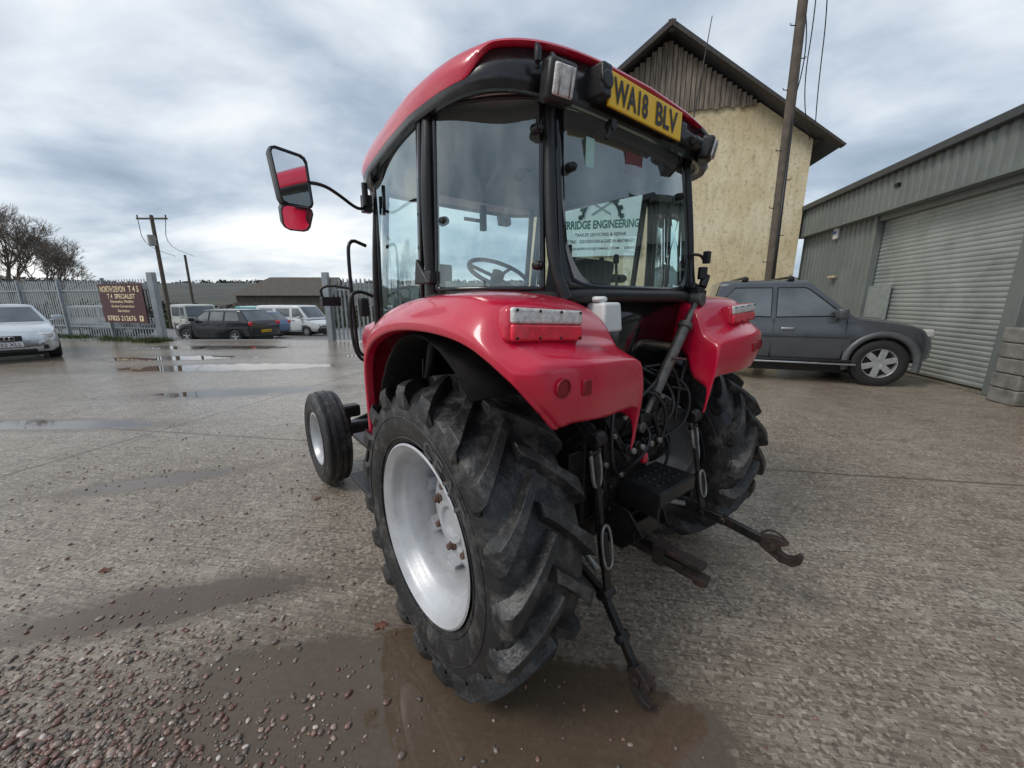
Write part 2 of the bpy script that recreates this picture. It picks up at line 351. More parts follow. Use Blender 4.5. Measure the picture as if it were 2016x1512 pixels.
b=MB(); b.box((0,.98,1.38),(.46,.22,.26),Matrix.Rotation(.3,3,'X')); b.box((.42,.2,1.46),(.16,.5,.16))
for x,y in((.4,.35),(.44,.25),(.38,.1)): b.cyl((x,y,1.5),(x,y+.02,1.72),.008); b.cyl((x,y+.02,1.70),(x,y+.02,1.75),.018,.014)
b.box((.50,.62,1.78),(.02,.10,.16)); b.cyl((.56,.8,1.3),(.5,.62,1.78),.008)
b.cyl((-.3,.9,1.2),(-.3,.9,1.62),.02); b.box((-.3,.9,1.66),(.12,.06,.1))
b.build("dashboard",M_INT,T,bevel=.012)
# roof
def ss(a,b_,x): t=max(0,min(1,(x-a)/(b_-a))); return t*t*(3-2*t)
def rrow(z,sc,n=160,lift=0,crown=0):
    out=[]
    for k in range(n):
        a=2*math.pi*k/n; ca,sa=math.cos(a),math.sin(a); e=2/6.0
        x=math.copysign(abs(ca)**e,ca)*.79; y=math.copysign(abs(sa)**e,sa)*.76
        fy=(y+.76)/1.52; x*= (1.0-.14*max(0,fy-.35)/.65)
        yy=.50+y*sc; xx=x*sc
        yy+= -.02*(1-(x/.79)**2) if y<-.5 else 0
        z2=z+crown*(1-(xx/.79)**2)*(1-.35*max(0,fy-.6)/.4)
        z2+=lift*(1-ss(.05,.11,fy)) if lift else 0
        z2-=.035*max(0,fy-.45)/.55*(1 if z>2.165 else .6)
        out.append(V((xx,yy,z2)))
    return out
b=MB(); b.grid([rrow(2.172,.97,lift=.070,crown=.055),rrow(2.175,1.0,lift=.068,crown=.055),rrow(2.20,1.008,lift=.048,crown=.058),rrow(2.235,1.002,lift=.020,crown=.06),rrow(2.256,.985,lift=.004,crown=.065),rrow(2.271,.95,crown=.068),rrow(2.282,.88,crown=.07),rrow(2.288,.7,crown=.072),rrow(2.288,.4,crown=.072),rrow(2.288,.03,crown=.072)],True)
b.build("roof",M_RED,T,ang=48)
b=MB(); b.grid([rrow(2.160,.93),rrow(2.150,.965),rrow(2.148,.985),rrow(2.165,.998,crown=.01),rrow(2.195,.992,crown=.04),rrow(2.236,.985,crown=.055)],True)
b.build("roof_trim",mat("black_roof_trim",(.012,.012,.013),.25,0,.2,12,.04,120,.2,(.08,.075,.07),.2,6),T,ang=50,solid=.005)
b=MB(); b.grid([rrow(2.170,.955),rrow(2.175,.8,crown=.02),rrow(2.175,.05,crown=.02)],True); b.build("headliner",M_HEAD,T)
def lamp(c,yaw,nm="work_lamp",sz=(.105,.06,.115)):
    m=Matrix.Rotation(yaw,3,'Z')@Matrix.Rotation(math.radians(12),3,'X'); c=V(c)
    o=MB().box(c,sz,m).build(nm,M_BLK,T,bevel=.014)
    MB().box(c+m@V((0,-sz[1]/2-.002,0)),(sz[0]*.74,.012,sz[2]*.72),m).build("lens",M_LCLR,o,bevel=.006)
    g=MB()
    for k in(-1,1): g.box(c+m@V((k*sz[0]*.2,-sz[1]/2-.010,0)),(.003,.004,sz[2]*.7),m)
    g.build("lens_ribs",M_STEEL,o)
    MB().tube([c+m@V((0,.01,.05)),c+m@V((0,.05,.08)),c+m@V((0,.09,.06))],.01,8).build("bracket",M_BLK,o)
lamp((-.545,-.305,2.155),-.15); lamp((.455,-.30,2.19),.35,sz=(.09,.06,.10))
lamp((.50,1.30,2.13),math.pi,); lamp((-.50,1.30,2.13),math.pi)
b=MB(); b.tube([(-.60,-.27,2.19),(-.61,-.28,2.25)],.008); b.box((-.61,-.283,2.22),(.018,.016,.04)); b.build("wiper_motor",M_BLK,T,bevel=.004)
b=MB(); b.box((-.07,-.318,2.207),(.49,.010,.108)); pl=b.build("number_plate",M_YEL,T,bevel=.003)
textmesh([("WA18",-.116,0,.212,.080),("BLV",.126,0,.160,.080)],"plate_lettering",M_INK,pl,(-.07,-.3235,2.207),(1,0,0),(0,0,1),.002,.028)
b=MB(); b.box((-.345,-.30,2.215),(.05,.08,.10)); b.cyl((-.345,-.345,2.215),(-.345,-.33,2.215),.03); b.box((.205,-.295,2.20),(.05,.05,.07)); b.box((-.07,-.285,2.205),(.5,.05,.07)); b.box((.33,-.27,2.20),(.20,.06,.05))
b.cyl((.30,-.31,2.19),(.36,-.31,2.19),.022)
b.build("plate_bracket",M_BLK,T,bevel=.01)
b=MB(); b.tube([(-.2,-.24,2.15),(-.25,-.29,2.13),(-.27,-.285,2.07)],.008); b.cyl((-.245,-.27,2.12),(-.245,-.30,2.12),.018); b.build("wiper_arm",M_BLK,T)
b=MB(); b.cyl((.40,-.24,2.15),(.40,-.25,2.30),.008); b.cyl((.40,-.25,2.30),(.43,-.28,2.72),.0035,.002,6); b.build("aerial",M_BLK,T)
MB().box((-.30,-.236,2.03),(.045,.003,.10)).build("window_sticker",mat("pale_sticker",(.45,.68,.62),.5),T)
MB().box((-.03,-.242,2.04),(.12,.003,.085)).build("warning_sticker",mat("dim_red_sticker",(.16,.035,.04),.5),T,bevel=.001)
# ---- mirror
mo=MB()
mo.tube(smoothpath([(-.66,1.05,2.02),(-.72,1.0,1.985),(-.78,.93,1.97),(-.88,.87,2.01),(-.95,.86,2.04),(-1.03,.87,2.04)],2),.009,8)
mo.box((-.685,1.03,2.02),(.05,.05,.09)); mo.cyl((-.70,1.0,2.0),(-.70,1.0,2.12),.016)
mirr=mo.build("mirror_arm",M_BLK,T,bevel=.004)
def head(c,pts,nm,yaw=18,tiltx=0):
    c=V(c); m=Matrix.Rotation(math.radians(yaw),3,'Z')@Matrix.Rotation(math.radians(tiltx),3,'X')
    q=[]
    n=len(pts)
    for i in range(n):
        a,b_,d=V(pts[i-1]),V(pts[i]),V(pts[(i+1)%n]); e=.016
        q+=[b_+(a-b_).normalized()*e*1.6,b_+(a-b_).normalized()*e*.5+(d-b_).normalized()*e*.5,b_+(d-b_).normalized()*e*1.6]
    prof=[V((x,0,z)) for x,z in [(p.x,p.y) for p in q]]
    gr=lambda k,y:[c+m@V((p.x*k,y,p.z*k)) for p in prof]
    I2=gr(.93,-.006); hb=MB(); hb.grid([I2,gr(.93,-.014),gr(1.0,-.014),gr(1.02,.0),gr(.98,.035),gr(.75,.055)],True); hb.poly(gr(.75,.055)); ho=hb.build(nm,M_BLK,mirr,ang=40)
    MB().poly(I2).build("mirror_glass",M_MIRR,ho)
head((-1.085,.85,2.035),[(-.085,.125),(.075,.115),(.082,-.115),(-.062,-.115)],"mirror_head",14,-2.8)
head((-1.082,.85,1.868),[(-.072,.058),(.072,.058),(.052,-.052),(-.058,-.052)],"mirror_head",5,21)
b=MB()
b.tube(smoothpath([(-.70,1.05,1.80),(-.80,1.03,1.83),(-.81,1.03,1.70),(-.80,1.04,1.3),(-.79,1.05,1.18),(-.70,1.06,1.16)],2),.010,8)
b.build("grab_rail",M_BLK,T)
b=MB(); b.tube(smoothpath([(-.70,1.0,1.52),(-.78,.98,1.55),(-.84,.98,1.52),(-.84,.98,1.25),(-.80,.98,1.15),(-.70,1.0,1.14)],2),.010,8)
b.build("grab_rail",M_BLK,T)
b=MB(); b.box((-.90,1.12,1.49),(.10,.05,.05)); b.tube(smoothpath([(-.80,1.05,1.56),(-.90,1.1,1.58),(-.95,1.12,1.56),(-.94,1.12,1.51)],1),.008,8); b.build("side_lamp",M_BLK,T,bevel=.01)
b=MB(); b.box((-.78,.93,1.46),(.05,.05,.10)); b.build("rail_bracket",M_BLK,T,bevel=.01)
b=MB(); b.box((-.78,.16,1.585),(.03,.10,.05)); b.prism([(-.80,.12,1.56),(-.80,.22,1.66),(-.80,.24,1.56)],(.02,0,0)); b.build("door_hinge",M_BLK,T,bevel=.006)
b=MB()
for z,x in((.40,-.80),(.66,-.76)): b.box((x,.98,z),(.16,.34,.03))
for y in(.82,1.14): b.beam((-.80,y,.36),(-.66,y,.92),.035,.02)
b.tube(smoothpath([(-.74,.80,.95),(-.80,.78,.85),(-.82,.78,.55),(-.80,.80,.42)],2),.02,10)
b.build("cab_step",M_BLK,T,bevel=.01)
MB().box((-.60,.95,.72),(.18,.5,.42)).build("fuel_tank",M_BLK,T,bevel=.03); MB().box((.64,.95,.72),(.26,.6,.42)).build("battery_box",M_BLK,T,bevel=.03)
b=MB(); rows=[]
for y,hw,z0,z1 in((1.18,.34,.95,1.42),(1.5,.34,.93,1.40),(2.0,.33,.92,1.36),(2.4,.32,.92,1.28),(2.52,.29,.95,1.2),(2.55,.2,1.0,1.12)):
    rows.append([V((-hw,y,z0)),V((-hw,y,z0+.1)),V((-hw,y,z1-.1)),V((-hw*.9,y,z1-.02)),V((-hw*.5,y,z1+.02)),V((0,y,z1+.03)),V((hw*.5,y,z1+.02)),V((hw*.9,y,z1-.02)),V((hw,y,z1-.1)),V((hw,y,z0+.1)),V((hw,y,z0))])
b.grid(rows); b.poly(rows[-1]); hd=b.build("bonnet",M_RED,T,ang=50)
textmesh([("CASE IH",0,0,.5,.10)],"bonnet_lettering",M_WHITE,hd,(-.342,1.62,1.22),(0,-1,0),(0,0,1),.003)
b=MB(); b.box((0,1.7,.68),(.36,1.7,.5)); b.box((0,.45,.72),(.5,.9,.5)); b.box((0,-.02,.72),(.44,.36,.56)); b.box((0,2.04,.42),(1.3,.12,.12)); b.cyl((-.70,2.04,.40),(.70,2.04,.40),.05)
for sx in(-1,1):
    b.cyl((sx*.2,0,.62),(sx*.60,0,.61),.11,.085,24); b.cyl((sx*.60,0,.604),(sx*.74,0,.604),.13,.12,24)
    b.cyl((sx*.64,2.04,.36),(sx*.64,2.04,.60),.045); b.box((sx*.6,2.04,.58),(.16,.12,.1)); b.cyl((sx*.4,2.1,.5),(sx*.62,2.1,.44),.02)
b.build("transmission",M_IRON,T,bevel=.02)
# rear hydraulics cluster
b=MB()
b.box((0,-.24,.66),(.34,.10,.34)); b.cyl((0,-.28,.56),(0,-.34,.56),.07,n=24); b.cyl((0,-.3,.56),(0,-.42,.56),.02,n=12)
b.box((0,-.24,.95),(.40,.12,.14)); b.box((.14,-.27,1.02),(.10,.10,.12)); b.box((-.16,-.25,.84),(.08,.1,.16)); b.box((.18,-.26,.80),(.1,.1,.14))
for i in range(4): b.cyl((-.12+.07*i,-.30,.86),(-.12+.07*i,-.36,.86),.02,n=12); b.cyl((-.12+.07*i,-.36,.86),(-.12+.07*i,-.375,.86),.024,n=12)
for z in(.55,.66,.78):
    for x in(-.14,.14): b.cyl((x,-.28,z),(x,-.31,z),.014,n=6)
b.box((-.06,-.30,1.06),(.14,.08,.10)); b.cyl((-.22,-.22,1.0),(-.22,-.22,1.2),.035,n=16)
b.box((-.3,-.14,.74),(.10,.18,.22)); b.cyl((-.3,-.16,.84),(-.3,-.30,.98),.03,n=14)
b.box((.03,-.31,.97),(.09,.09,.05)); b.cyl((.18,-.30,.90),(.26,-.32,1.02),.018,n=12); b.cyl((-.2,-.30,.72),(-.28,-.34,.62),.018,n=12); b.beam((-.2,-.3,1.0),(-.1,-.36,.8),.02,.03); b.beam((.1,-.34,.98),(.22,-.34,.78),.02,.03)
b.build("rear_hydraulics",M_IRON,T,bevel=.006)
b=MB()
for x,y,z in((-.12,-.38,.86),(-.05,-.38,.86),(.02,-.38,.86),(.09,-.38,.86)): b.cyl((x,y,z),(x,y-.02,z),.013,n=12)
for x,z in((-.1,.99),(.05,.99),(.16,.93),(-.17,.92),(.1,.74),(-.1,.72),(.2,1.04),(-.22,.8)): b.cyl((x,-.31,z),(x,-.335,z),.012,n=6)
b.build("fittings",M_STEEL,T)
b=MB(); b.box((.05,-.42,.69),(.30,.20,.02)); b.box((-.095,-.42,.64),(.012,.20,.12)); b.box((.195,-.42,.64),(.012,.20,.12)); b.box((.05,-.52,.665),(.30,.012,.06))
for i in range(5):
    for j in range(3): b.cyl((-.04+.045*i,-.47+.045*j,.70),(-.04+.045*i,-.47+.045*j,.706),.011,n=8)
b.build("pto_guard",M_BLK,T,bevel=.004)
b=MB()
for pts in([(-.1,-.3,.9),(-.15,-.38,1.0),(-.02,-.36,1.12),(.06,-.28,1.05)],[(.1,-.3,.88),(.2,-.40,.95),(.22,-.36,1.1),(.12,-.25,1.18)],[(-.05,-.3,1.0),(.0,-.36,1.1),(.15,-.34,1.15),(.22,-.25,1.05),(.2,-.25,.8)],[(-.2,-.25,.9),(-.26,-.33,.8),(-.22,-.33,.66),(-.14,-.28,.6)],[(.22,-.25,.9),(.30,-.34,.8),(.26,-.34,.62),(.16,-.28,.56)],[(.05,-.3,.95),(.02,-.4,.9),(-.08,-.4,.8),(-.12,-.3,.72)],[(.28,-.2,1.15),(.36,-.38,1.1),(.34,-.40,.9),(.2,-.33,.82)],[(-.15,-.3,1.05),(-.24,-.36,1.0),(-.26,-.38,.85),(-.18,-.36,.75),(-.1,-.3,.7)],[(.0,-.3,1.1),(.08,-.38,1.08),(.14,-.40,.95),(.1,-.38,.82)],[(.15,-.25,1.18),(.24,-.34,1.2),(.3,-.36,1.08),(.28,-.36,.92)]):
    b.tube(smoothpath(pts,3),.008,8)
b.build("hydraulic_hose",M_BLK,T)
MB().box((-.02,-.385,.80),(.035,.03,.05)).build("coupling_cap",M_RED,T,bevel=.01)
b=MB()
for sx in(-1,1):
    b.beam((sx*.20,-.12,.98),(sx*.40,-.40,.98 if sx<0 else .92),.05,.04); b.cyl((sx*.42,-.40,.98 if sx<0 else .92),(sx*.36,-.40,.98 if sx<0 else .92),.035)
b.cyl((-.24,-.12,.98),(.24,-.12,.98),.05)
b.build("lift_arm",M_IRON,T,bevel=.008)
def lift_rod(sx,top,bot):
    top,bot=V(top),V(bot); b=MB(); d=(bot-top)
    b.cyl(top+V((-.035,0,0)),top+V((.035,0,0)),.012)
    b.cyl(top+d*.02,top+d*.55,.013); b.cyl(top+d*.55,top+d*.80,.022,.022,12); b.beam(top+d*.78,bot,.035,.018); b.cyl(bot+V((-.03,0,0)),bot+V((.03,0,0)),.02)
    o=b.build("lift_rod",M_IRON,T,bevel=.003)
    t=MB()
    for k in(-1,1): t.tube(smoothpath([top+V((k*.024,-.0,.01)),top+V((k*.026,-.005,0))+d*.12,top+V((k*.02,0,0))+d*.22,top+d*.25],1),.008,8)
    t.build("shackle",M_STEEL,o)
    t=MB()
    loop=[top+d*.5+V((-.028,-.02,0)),top+d*.5+V((.028,-.02,0)),top+d*.80+V((.028,-.02,0)),top+d*.80+V((-.028,-.02,0))]
    t.tube(smoothpath(loop,2,True),.006,6,True)
    t.build("turnbuckle_handle",M_STEEL,o)
lift_rod(-1,(-.40,-.40,.93),(-.40,-.50,.37)); lift_rod(1,(.40,-.40,.86),(.38,-.50,.43))
def link(pts,wd,hook,sc=1):
    b=MB(); pts=[V(p) for p in pts]
    for a,c in zip(pts,pts[1:]): b.beam(a,c,.026,wd)
    for p in pts[1:-1]: b.cyl(p+V((-.03,0,0)),p+V((.03,0,0)),.018)
    o=b.build("lower_link",M_IRON,T,bevel=.004)
    e=pts[-1]; d=(pts[-1]-pts[-2]).normalized(); n=V((0,-d.z,d.y))
    if n.z<0: n=-n
    h=MB(); prof=[(-.05,-.028),(-.05,.028),(-.01,.045),(.03,.052),(.05,.04),(.035,.022),(.02,.01),(.03,-.012),(.055,-.018),(.08,-.005),(.095,.02),(.112,.012),(.112,-.022),(.09,-.05),(.04,-.058),(0,-.045)]
    P=[e+(d*x+n*y)*sc+V((-.016,0,0)) for x,y in prof]; h.prism(P,(.032,0,0))
    h.cyl(e+V((-.032,0,0)),e+V((.032,0,0)),.016)
    h.tube(smoothpath([e-d*.06+n*.03,e-d*.03+n*.07,e+d*.02+n*.065,e+d*.04+n*.045],1),.006,6)
    h.build("hook_end",M_RUST,o,bevel=.004)
link([(-.30,.0,.40),(-.38,-.30,.40),(-.40,-.48,.355),(-.405,-.58,.23),(-.41,-.665,.115)],.035,False,.9)
link([(.28,.0,.40),(.36,-.34,.44),(.39,-.60,.43),(.40,-.82,.40)],.045,True)
b=MB()
for sx,z in((-1,.40),(1,.45)): b.cyl((sx*.2,-.02,.42),(sx*.36,-.42,z),.014); b.cyl((sx*.25,-.13,.425),(sx*.31,-.29,z),.022)
b.build("check_chain",M_STEEL,T)
b=MB(); b.box((0,-.30,.36),(.07,.62,.03)); b.box((0,-.60,.40),(.06,.18,.02)); b.box((0,-.62,.345),(.06,.18,.02)); b.box((0,-.50,.37),(.08,.05,.09))
b.cyl((0,-.68,.32),(0,-.68,.33),.03); b.box((0,-.10,.36),(.20,.14,.10)); b.box((0,-.30,.405),(.03,.5,.012)); b.cyl((0,-.66,.41),(0,-.66,.413),.018)
db=b.build("drawbar",M_RUST,T,bevel=.006)
b=MB(); b.prism([(-.14,-.22,.60),(-.14,-.40,.58),(-.10,-.46,.46),(-.14,-.38,.38),(-.14,-.22,.38)],(.015,0,0)); b.prism([(.12,-.22,.60),(.12,-.40,.58),(.10,-.46,.46),(.12,-.38,.38),(.12,-.22,.38)],(.015,0,0)); b.box((0,-.28,.52),(.28,.18,.02)); b.box((0,-.42,.47),(.24,.015,.10)); b.build("drawbar_frame",M_IRON,T,bevel=.004)
b=MB(); a=V((.0,-.34,.93)); e=V((.43,-.34,1.50)); d=e-a
b.cyl(a,a+d*.35,.015); b.cyl(a+d*.25,a+d*.78,.026); b.cyl(a+d*.75,a+d,.016); b.cyl(e+V((0,-.03,0)),e+V((0,.03,0)),.032); b.cyl(a+V((0,-.02,0)),a+V((0,.02,0)),.026); b.cyl(a+d*.76,a+d*.80,.034,n=12)
b.cyl(a+d*.5+V((-.03,-.03,.02)),a+d*.5+V((.10,-.03,-.0)),.006)
b.build("top_link",mat("greasy_steel",(.14,.13,.12),.45,.5,.35,20,.2,80,0,(.30,.28,.25),.4,15),T,bevel=.003)
b=MB(); b.cyl((.50,-.33,1.56),(.34,-.33,1.02),.010); b.box((.455,-.32,1.50),(.05,.05,.12)); b.cyl((.49,-.33,1.56),(.52,-.33,1.62),.02); b.box((.49,-.31,1.55),(.14,.03,.03),Matrix.Rotation(.3,3,'Y')); b.cyl((.5,-.32,1.6),(.5,-.32,1.66),.022)
b.cyl((.22,-.36,1.09),(.34,-.38,1.06),.006)
b.build("top_link_clamp",M_BLK,T,bevel=.004)
b=MB(); b.tube(smoothpath([(.44,-.28,1.72),(.50,-.30,1.72),(.54,-.30,1.70)],1),.008); b.box((.55,-.31,1.71),(.03,.03,.06)); b.build("trailer_socket",M_BLK,T,bevel=.004)
b=MB(); b.box((-.30,-.335,1.435),(.12,.10,.11),None,.85); b.cyl((-.33,-.335,1.49),(-.33,-.335,1.512),.03); b.build("washer_bottle",M_WHITE,T,bevel=.018,seg=3)

# ================================================================== CARS
def car(name,label,cat,loc,ang,paint,spec,scale=1,group=None,detail=True,plate=None):
    C=empty(name,loc,ang,scale=scale); tag(C,label,cat,group)
    st=spec['lower']; rows=[]
    for x,zb,zt,wd in st:
        h=[(wd*.88,zb),(wd*.975,zb+.07),(wd,zb+.22),(wd*1.0,(zb+zt)/2+.05),(wd*.985,zt-.10),(wd*.955,zt-.03),(wd*.86,zt),(wd*.45,zt+.018),(0,zt+.022)]
        rows.append([V((x,y,z)) for y,z in h]+[V((x,-y,z)) for y,z in h[::-1][1:]])
    b=MB(); b.grid(rows,True); b.poly(rows[0][::-1]); b.poly(rows[-1])
    body=b.build("body",paint,C,ang=38)
    cut=[]
    for ax in spec['axles']:
        for sd in(-1,1):
            cb=MB().cyl((ax,sd*(spec['w']-.24),spec['wr']*1.0),(ax,sd*(spec['w']+.2),spec['wr']),spec['wr']*1.14,n=36)
            co=cb.build("cutter",paint); co.parent=C; cut.append(co); md=body.modifiers.new("c",'BOOLEAN'); md.object=co; md.operation='DIFFERENCE'; md.solver='EXACT'
    bpy.context.view_layer.update()
    me=bpy.data.meshes.new_from_object(body.evaluated_get(bpy.context.evaluated_depsgraph_get()))
    body.modifiers.clear(); body.data=me
    for co in cut: bpy.data.objects.remove(co)
    xr0,xr1,xf1,xf0=spec['cab']; zb,zr=spec['zbelt']-.04,spec['zroof']; wb,wt=spec['w']*.955,spec['w']*spec.get('tumble',.78)
    b=MB()
    def cabrow(t):
        xr=xr0+(xr1-xr0)*t; xf=xf0+(xf1-xf0)*t; y=wb+(wt-wb)*t; z=zb+(zr-.05-zb)*t
        return xr,xf,y,z
    def ring(xr,xf,y,z):
        P=[]
        for k in range(9): P.append(V((xr+(xf-xr)*k/8,y,z)))
        for k in range(1,8): P.append(V((xf+.06*(1-(k/4-1)**2),y-2*y*k/8,z)))
        for k in range(9): P.append(V((xf+(xr-xf)*k/8,-y,z)))
        for k in range(1,8): P.append(V((xr-.04*(1-(k/4-1)**2),-y+2*y*k/8,z)))
        return P
    rs=[ring(*cabrow(t)) for t in(0,.5,.9,1)]
    xr,xf,y,z=cabrow(1); rs.append(ring(xr+.04,xf-.05,y-.04,zr-.02)); rs.append(ring(xr+.2,xf-.25,y-.25,zr)); rs.append(ring(xr+.5,xf-.5,y*.2,zr+.01))
    b.grid(rs,True); b.poly(rs[-1]); b.build("cabin",paint,body,ang=50)
    def side(x,z,sd,off=.006): t=(z-zb)/(zr-.05-zb); return V((x,sd*(wb+(wt-wb)*t+off),z))
    for sd in(-1,1):
        for poly in spec['win']:
            wo_=MB().poly([side(x,z,sd) for x,z in poly]).build("side_window",M_CARG,body)
            if detail: MB().tube([side(x,z,sd,.004) for x,z in poly],.012,6,True).build("window_seal",M_BLK,wo_)
    def fr(t,yy,front,off=.008):
        xr,xf,y,z=cabrow(t); k=1-(yy)**2
        return V((xf+.06*k+off,yy*y,z+.004)) if front else V((xr-.04*k-off,yy*y,z+.004))
    for front in(True,False):
        rws=[[fr(t,yy,front) for yy in(-.9,-.5,0,.5,.9)] for t in(.14,.5,.93)]
        MB().grid(rws).build("windscreen" if front else "rear_window",M_CARG,body)
    for ax in spec['axles']:
        for sd in(-1,1):
            r=spec['wr']; c=V((ax,sd*(spec['w']-.12),r)); tb=MB()
            prof=[(-.10,r*.62),(-.112,r*.75),(-.11,r*.92),(-.09,r),(.09,r),(.11,r*.92),(.112,r*.75),(.10,r*.62)]
            vs=MB().lathe(prof,(0,0,0),40)
            rot=lambda p: V((p[1],p[0],p[2]))+c
            tb.add([rot(p) for p in vs.v],vs.f); wo=tb.build("wheel",M_RUBC,C,ang=40)
            rb=MB(); q=MB().lathe([(.085,r*.60),(.10,r*.64),(.10,r*.60),(.03,r*.56),(-.02,r*.56),(-.02,.0),(-.03,0),(-.03,r*.6)],(0,0,0),40,False)
            rb.add([V((p[1],p[0]*sd,p[2]))+c for p in q.v],q.f)
            rb.cyl(c+V((0,0,0)),c+V((0,sd*.085,0)),r*.16,r*.14,16)
            nsp=spec.get('spokes',6)
            for k in range(nsp):
                a=2*math.pi*k/nsp+.3; u=V((math.cos(a),0,math.sin(a))); rb.beam(c+V((0,sd*.075,0))+u*r*.1,c+V((0,sd*.078,0))+u*r*.59,.03,r*spec.get('spw',.17),up=u.cross(V((0,1,0))))
            rb.build("rim",M_CRIM,wo,ang=40,bevel=.004 if detail else 0)
            MB().cyl(c+V((0,sd*.02,0)),c+V((0,sd*.035,0)),r*.55,n=24).build("brake_disc",M_IRON,wo)
    ln=MB()
    ln.box(((spec['axles'][0]+spec['axles'][1])/2,0,spec['wr']*.75),(spec['axles'][1]-spec['axles'][0]+.8,spec['w']*1.4,.25)); ln.build("underbody",M_BLK,C)
    for sd in(-1,1):
        for nm,(x,y,z,dx,dy,dz),mm in spec['lights']:
            MB().box((x,sd*y,z),(dx,dy,dz),Matrix.Rotation(-sd*.35*(1 if x>0 else -1),3,'Z')).build(nm,mm,body,bevel=min(dx,dy,dz)*.3)
    sm=MB()
    for x,z0,z1 in spec.get('seams',[]):
        for sd in(-1,1): sm.beam((x,sd*(spec['w']*1.0-.002),z0),(x+.01,sd*(spec['w']*.985),z1),.008,.012,up=(0,1,0))
    if sm.v: sm.build("door_seam",M_INK,body)
    hb=MB()
    for x,z in spec.get('handles',[]):
        for sd in(-1,1): hb.box((x,sd*(spec['w']+.012),z),(.2,.03,.035))
    if hb.v: hb.build("door_handle",spec.get('hmat',M_CHR),body,bevel=.01)
    mb=MB(); mx=spec.get('mirx',.75)
    for sd in(-1,1): mb.box((mx,sd*(spec['w']+.10),spec['zbelt']+.09),(.12,.20,.15)); mb.cyl((mx,sd*(spec['w']-.05),spec['zbelt']+.02),(mx,sd*(spec['w']+.08),spec['zbelt']+.06),.02)
    mb.build("wing_mirror",paint,body,bevel=.03,seg=3)
    L0,L1=st[0][0],st[-1][0]
    tr=MB()
    for (c,sz) in spec.get('trim',[]): tr.box(c,sz)
    if tr.v: tr.build("bumper_trim",M_BLK,body,bevel=.02)
    if plate:
        for txt,front,mm in plate:
            x=(L1+.03) if front else (L0-.03); z=spec.get('pz',.5); d=1 if front else -1
            po=MB().box((x,0,z),(.012,.52,.11)).build("number_plate",mm,body)
            textmesh([(txt,0,0,.46,.075)],"plate_lettering",M_INK,po,(x+d*.006,0,z),(0,d,0),(0,0,1),.003,.01)
    return C,body
def paintm(n,c,met=.3,r=.3): return mat(n,c,r,met,.08,4,0,60,.6,(c[0]*.6+.05,c[1]*.6+.05,c[2]*.6+.04),.25,5)
PK=dict(lower=[(-2.62,.55,1.12,.80),(-2.55,.45,1.18,.86),(-1.9,.42,1.20,.89),(-1.0,.38,1.15,.89),(0,.36,1.10,.89),(.8,.36,1.10,.89),(1.05,.37,1.11,.89),(1.3,.37,1.10,.895),(1.6,.38,1.07,.895),(1.85,.39,1.02,.88),(2.02,.40,.96,.83),(2.14,.41,.88,.75),(2.22,.42,.78,.66),(2.26,.46,.68,.56)],
 w=.89,wr=.385,axles=(-1.5,1.5),cab=(-1.12,-.92,.42,1.15),zbelt=1.10,zroof=1.76,tumble=.76,
 win=[[(-.85,1.14),(-.12,1.12),(-.12,1.62),(-.70,1.62),(-.85,1.45)],[(-.04,1.12),(.92,1.15),(.84,1.24),(.44,1.58),(.36,1.62),(-.04,1.62)]],
 lights=[("headlight",(2.03,.72,.88,.32,.12,.14),M_LCLR),("tail_light",(-2.6,.8,.95,.06,.1,.3),M_LRED)],
 seams=[(-.92,.42,1.1),(-.08,.42,1.1),(.96,.42,1.08)],handles=[(-.7,.94),(.14,.93)],mirx=.84,spokes=6,spw=.24,
 trim=[((2.14,0,.52),(.24,1.1,.10)),((0,.91,.40),(2.2,.06,.05)),((0,-.91,.40),(2.2,.06,.05))])
M_PK=paintm("charcoal_paint",(.095,.10,.11),.4,.22)
PC,pb=car("pickup_truck","charcoal grey double cab pickup with roof bars parked on wet concrete","pickup truck",(5.24,8.05,0),math.atan2(-.342,.94),M_PK,PK,1.06)
b=MB()
for x in(-.55,.15):
    b.cyl((x,-.66,1.80),(x,.66,1.80),.022,n=10)
    for sd in(-1,1): b.box((x,sd*.64,1.77),(.10,.06,.07))
b.build("roof_bar",M_BLK,pb,bevel=.01)
b=MB()
for sd in(-1,1):
    for ax in(1.5,-1.5):
        rows=[]
        for k in range(22):
            a=math.radians(-14+k*9.9); rows.append([V((ax+r_*math.cos(a),sd*yy,.385+r_*math.sin(a))) for r_,yy in((.43,.86),(.44,.915),(.50,.925),(.53,.885))])
        b.grid(rows)
b.build("wheel_arch_trim",mat("charcoal_trim",(.10,.105,.11),.42,.2),pb)
MB().box((0,-.93,.36),(2.3,.12,.03)).build("side_step",M_CHR,pb,bevel=.01)
b=MB(); b.beam((-.95,-.893,.80),(1.02,-.893,.80),.02,.01); b.build("body_crease",paintm("charcoal_shade",(.05,.053,.058)),pb)
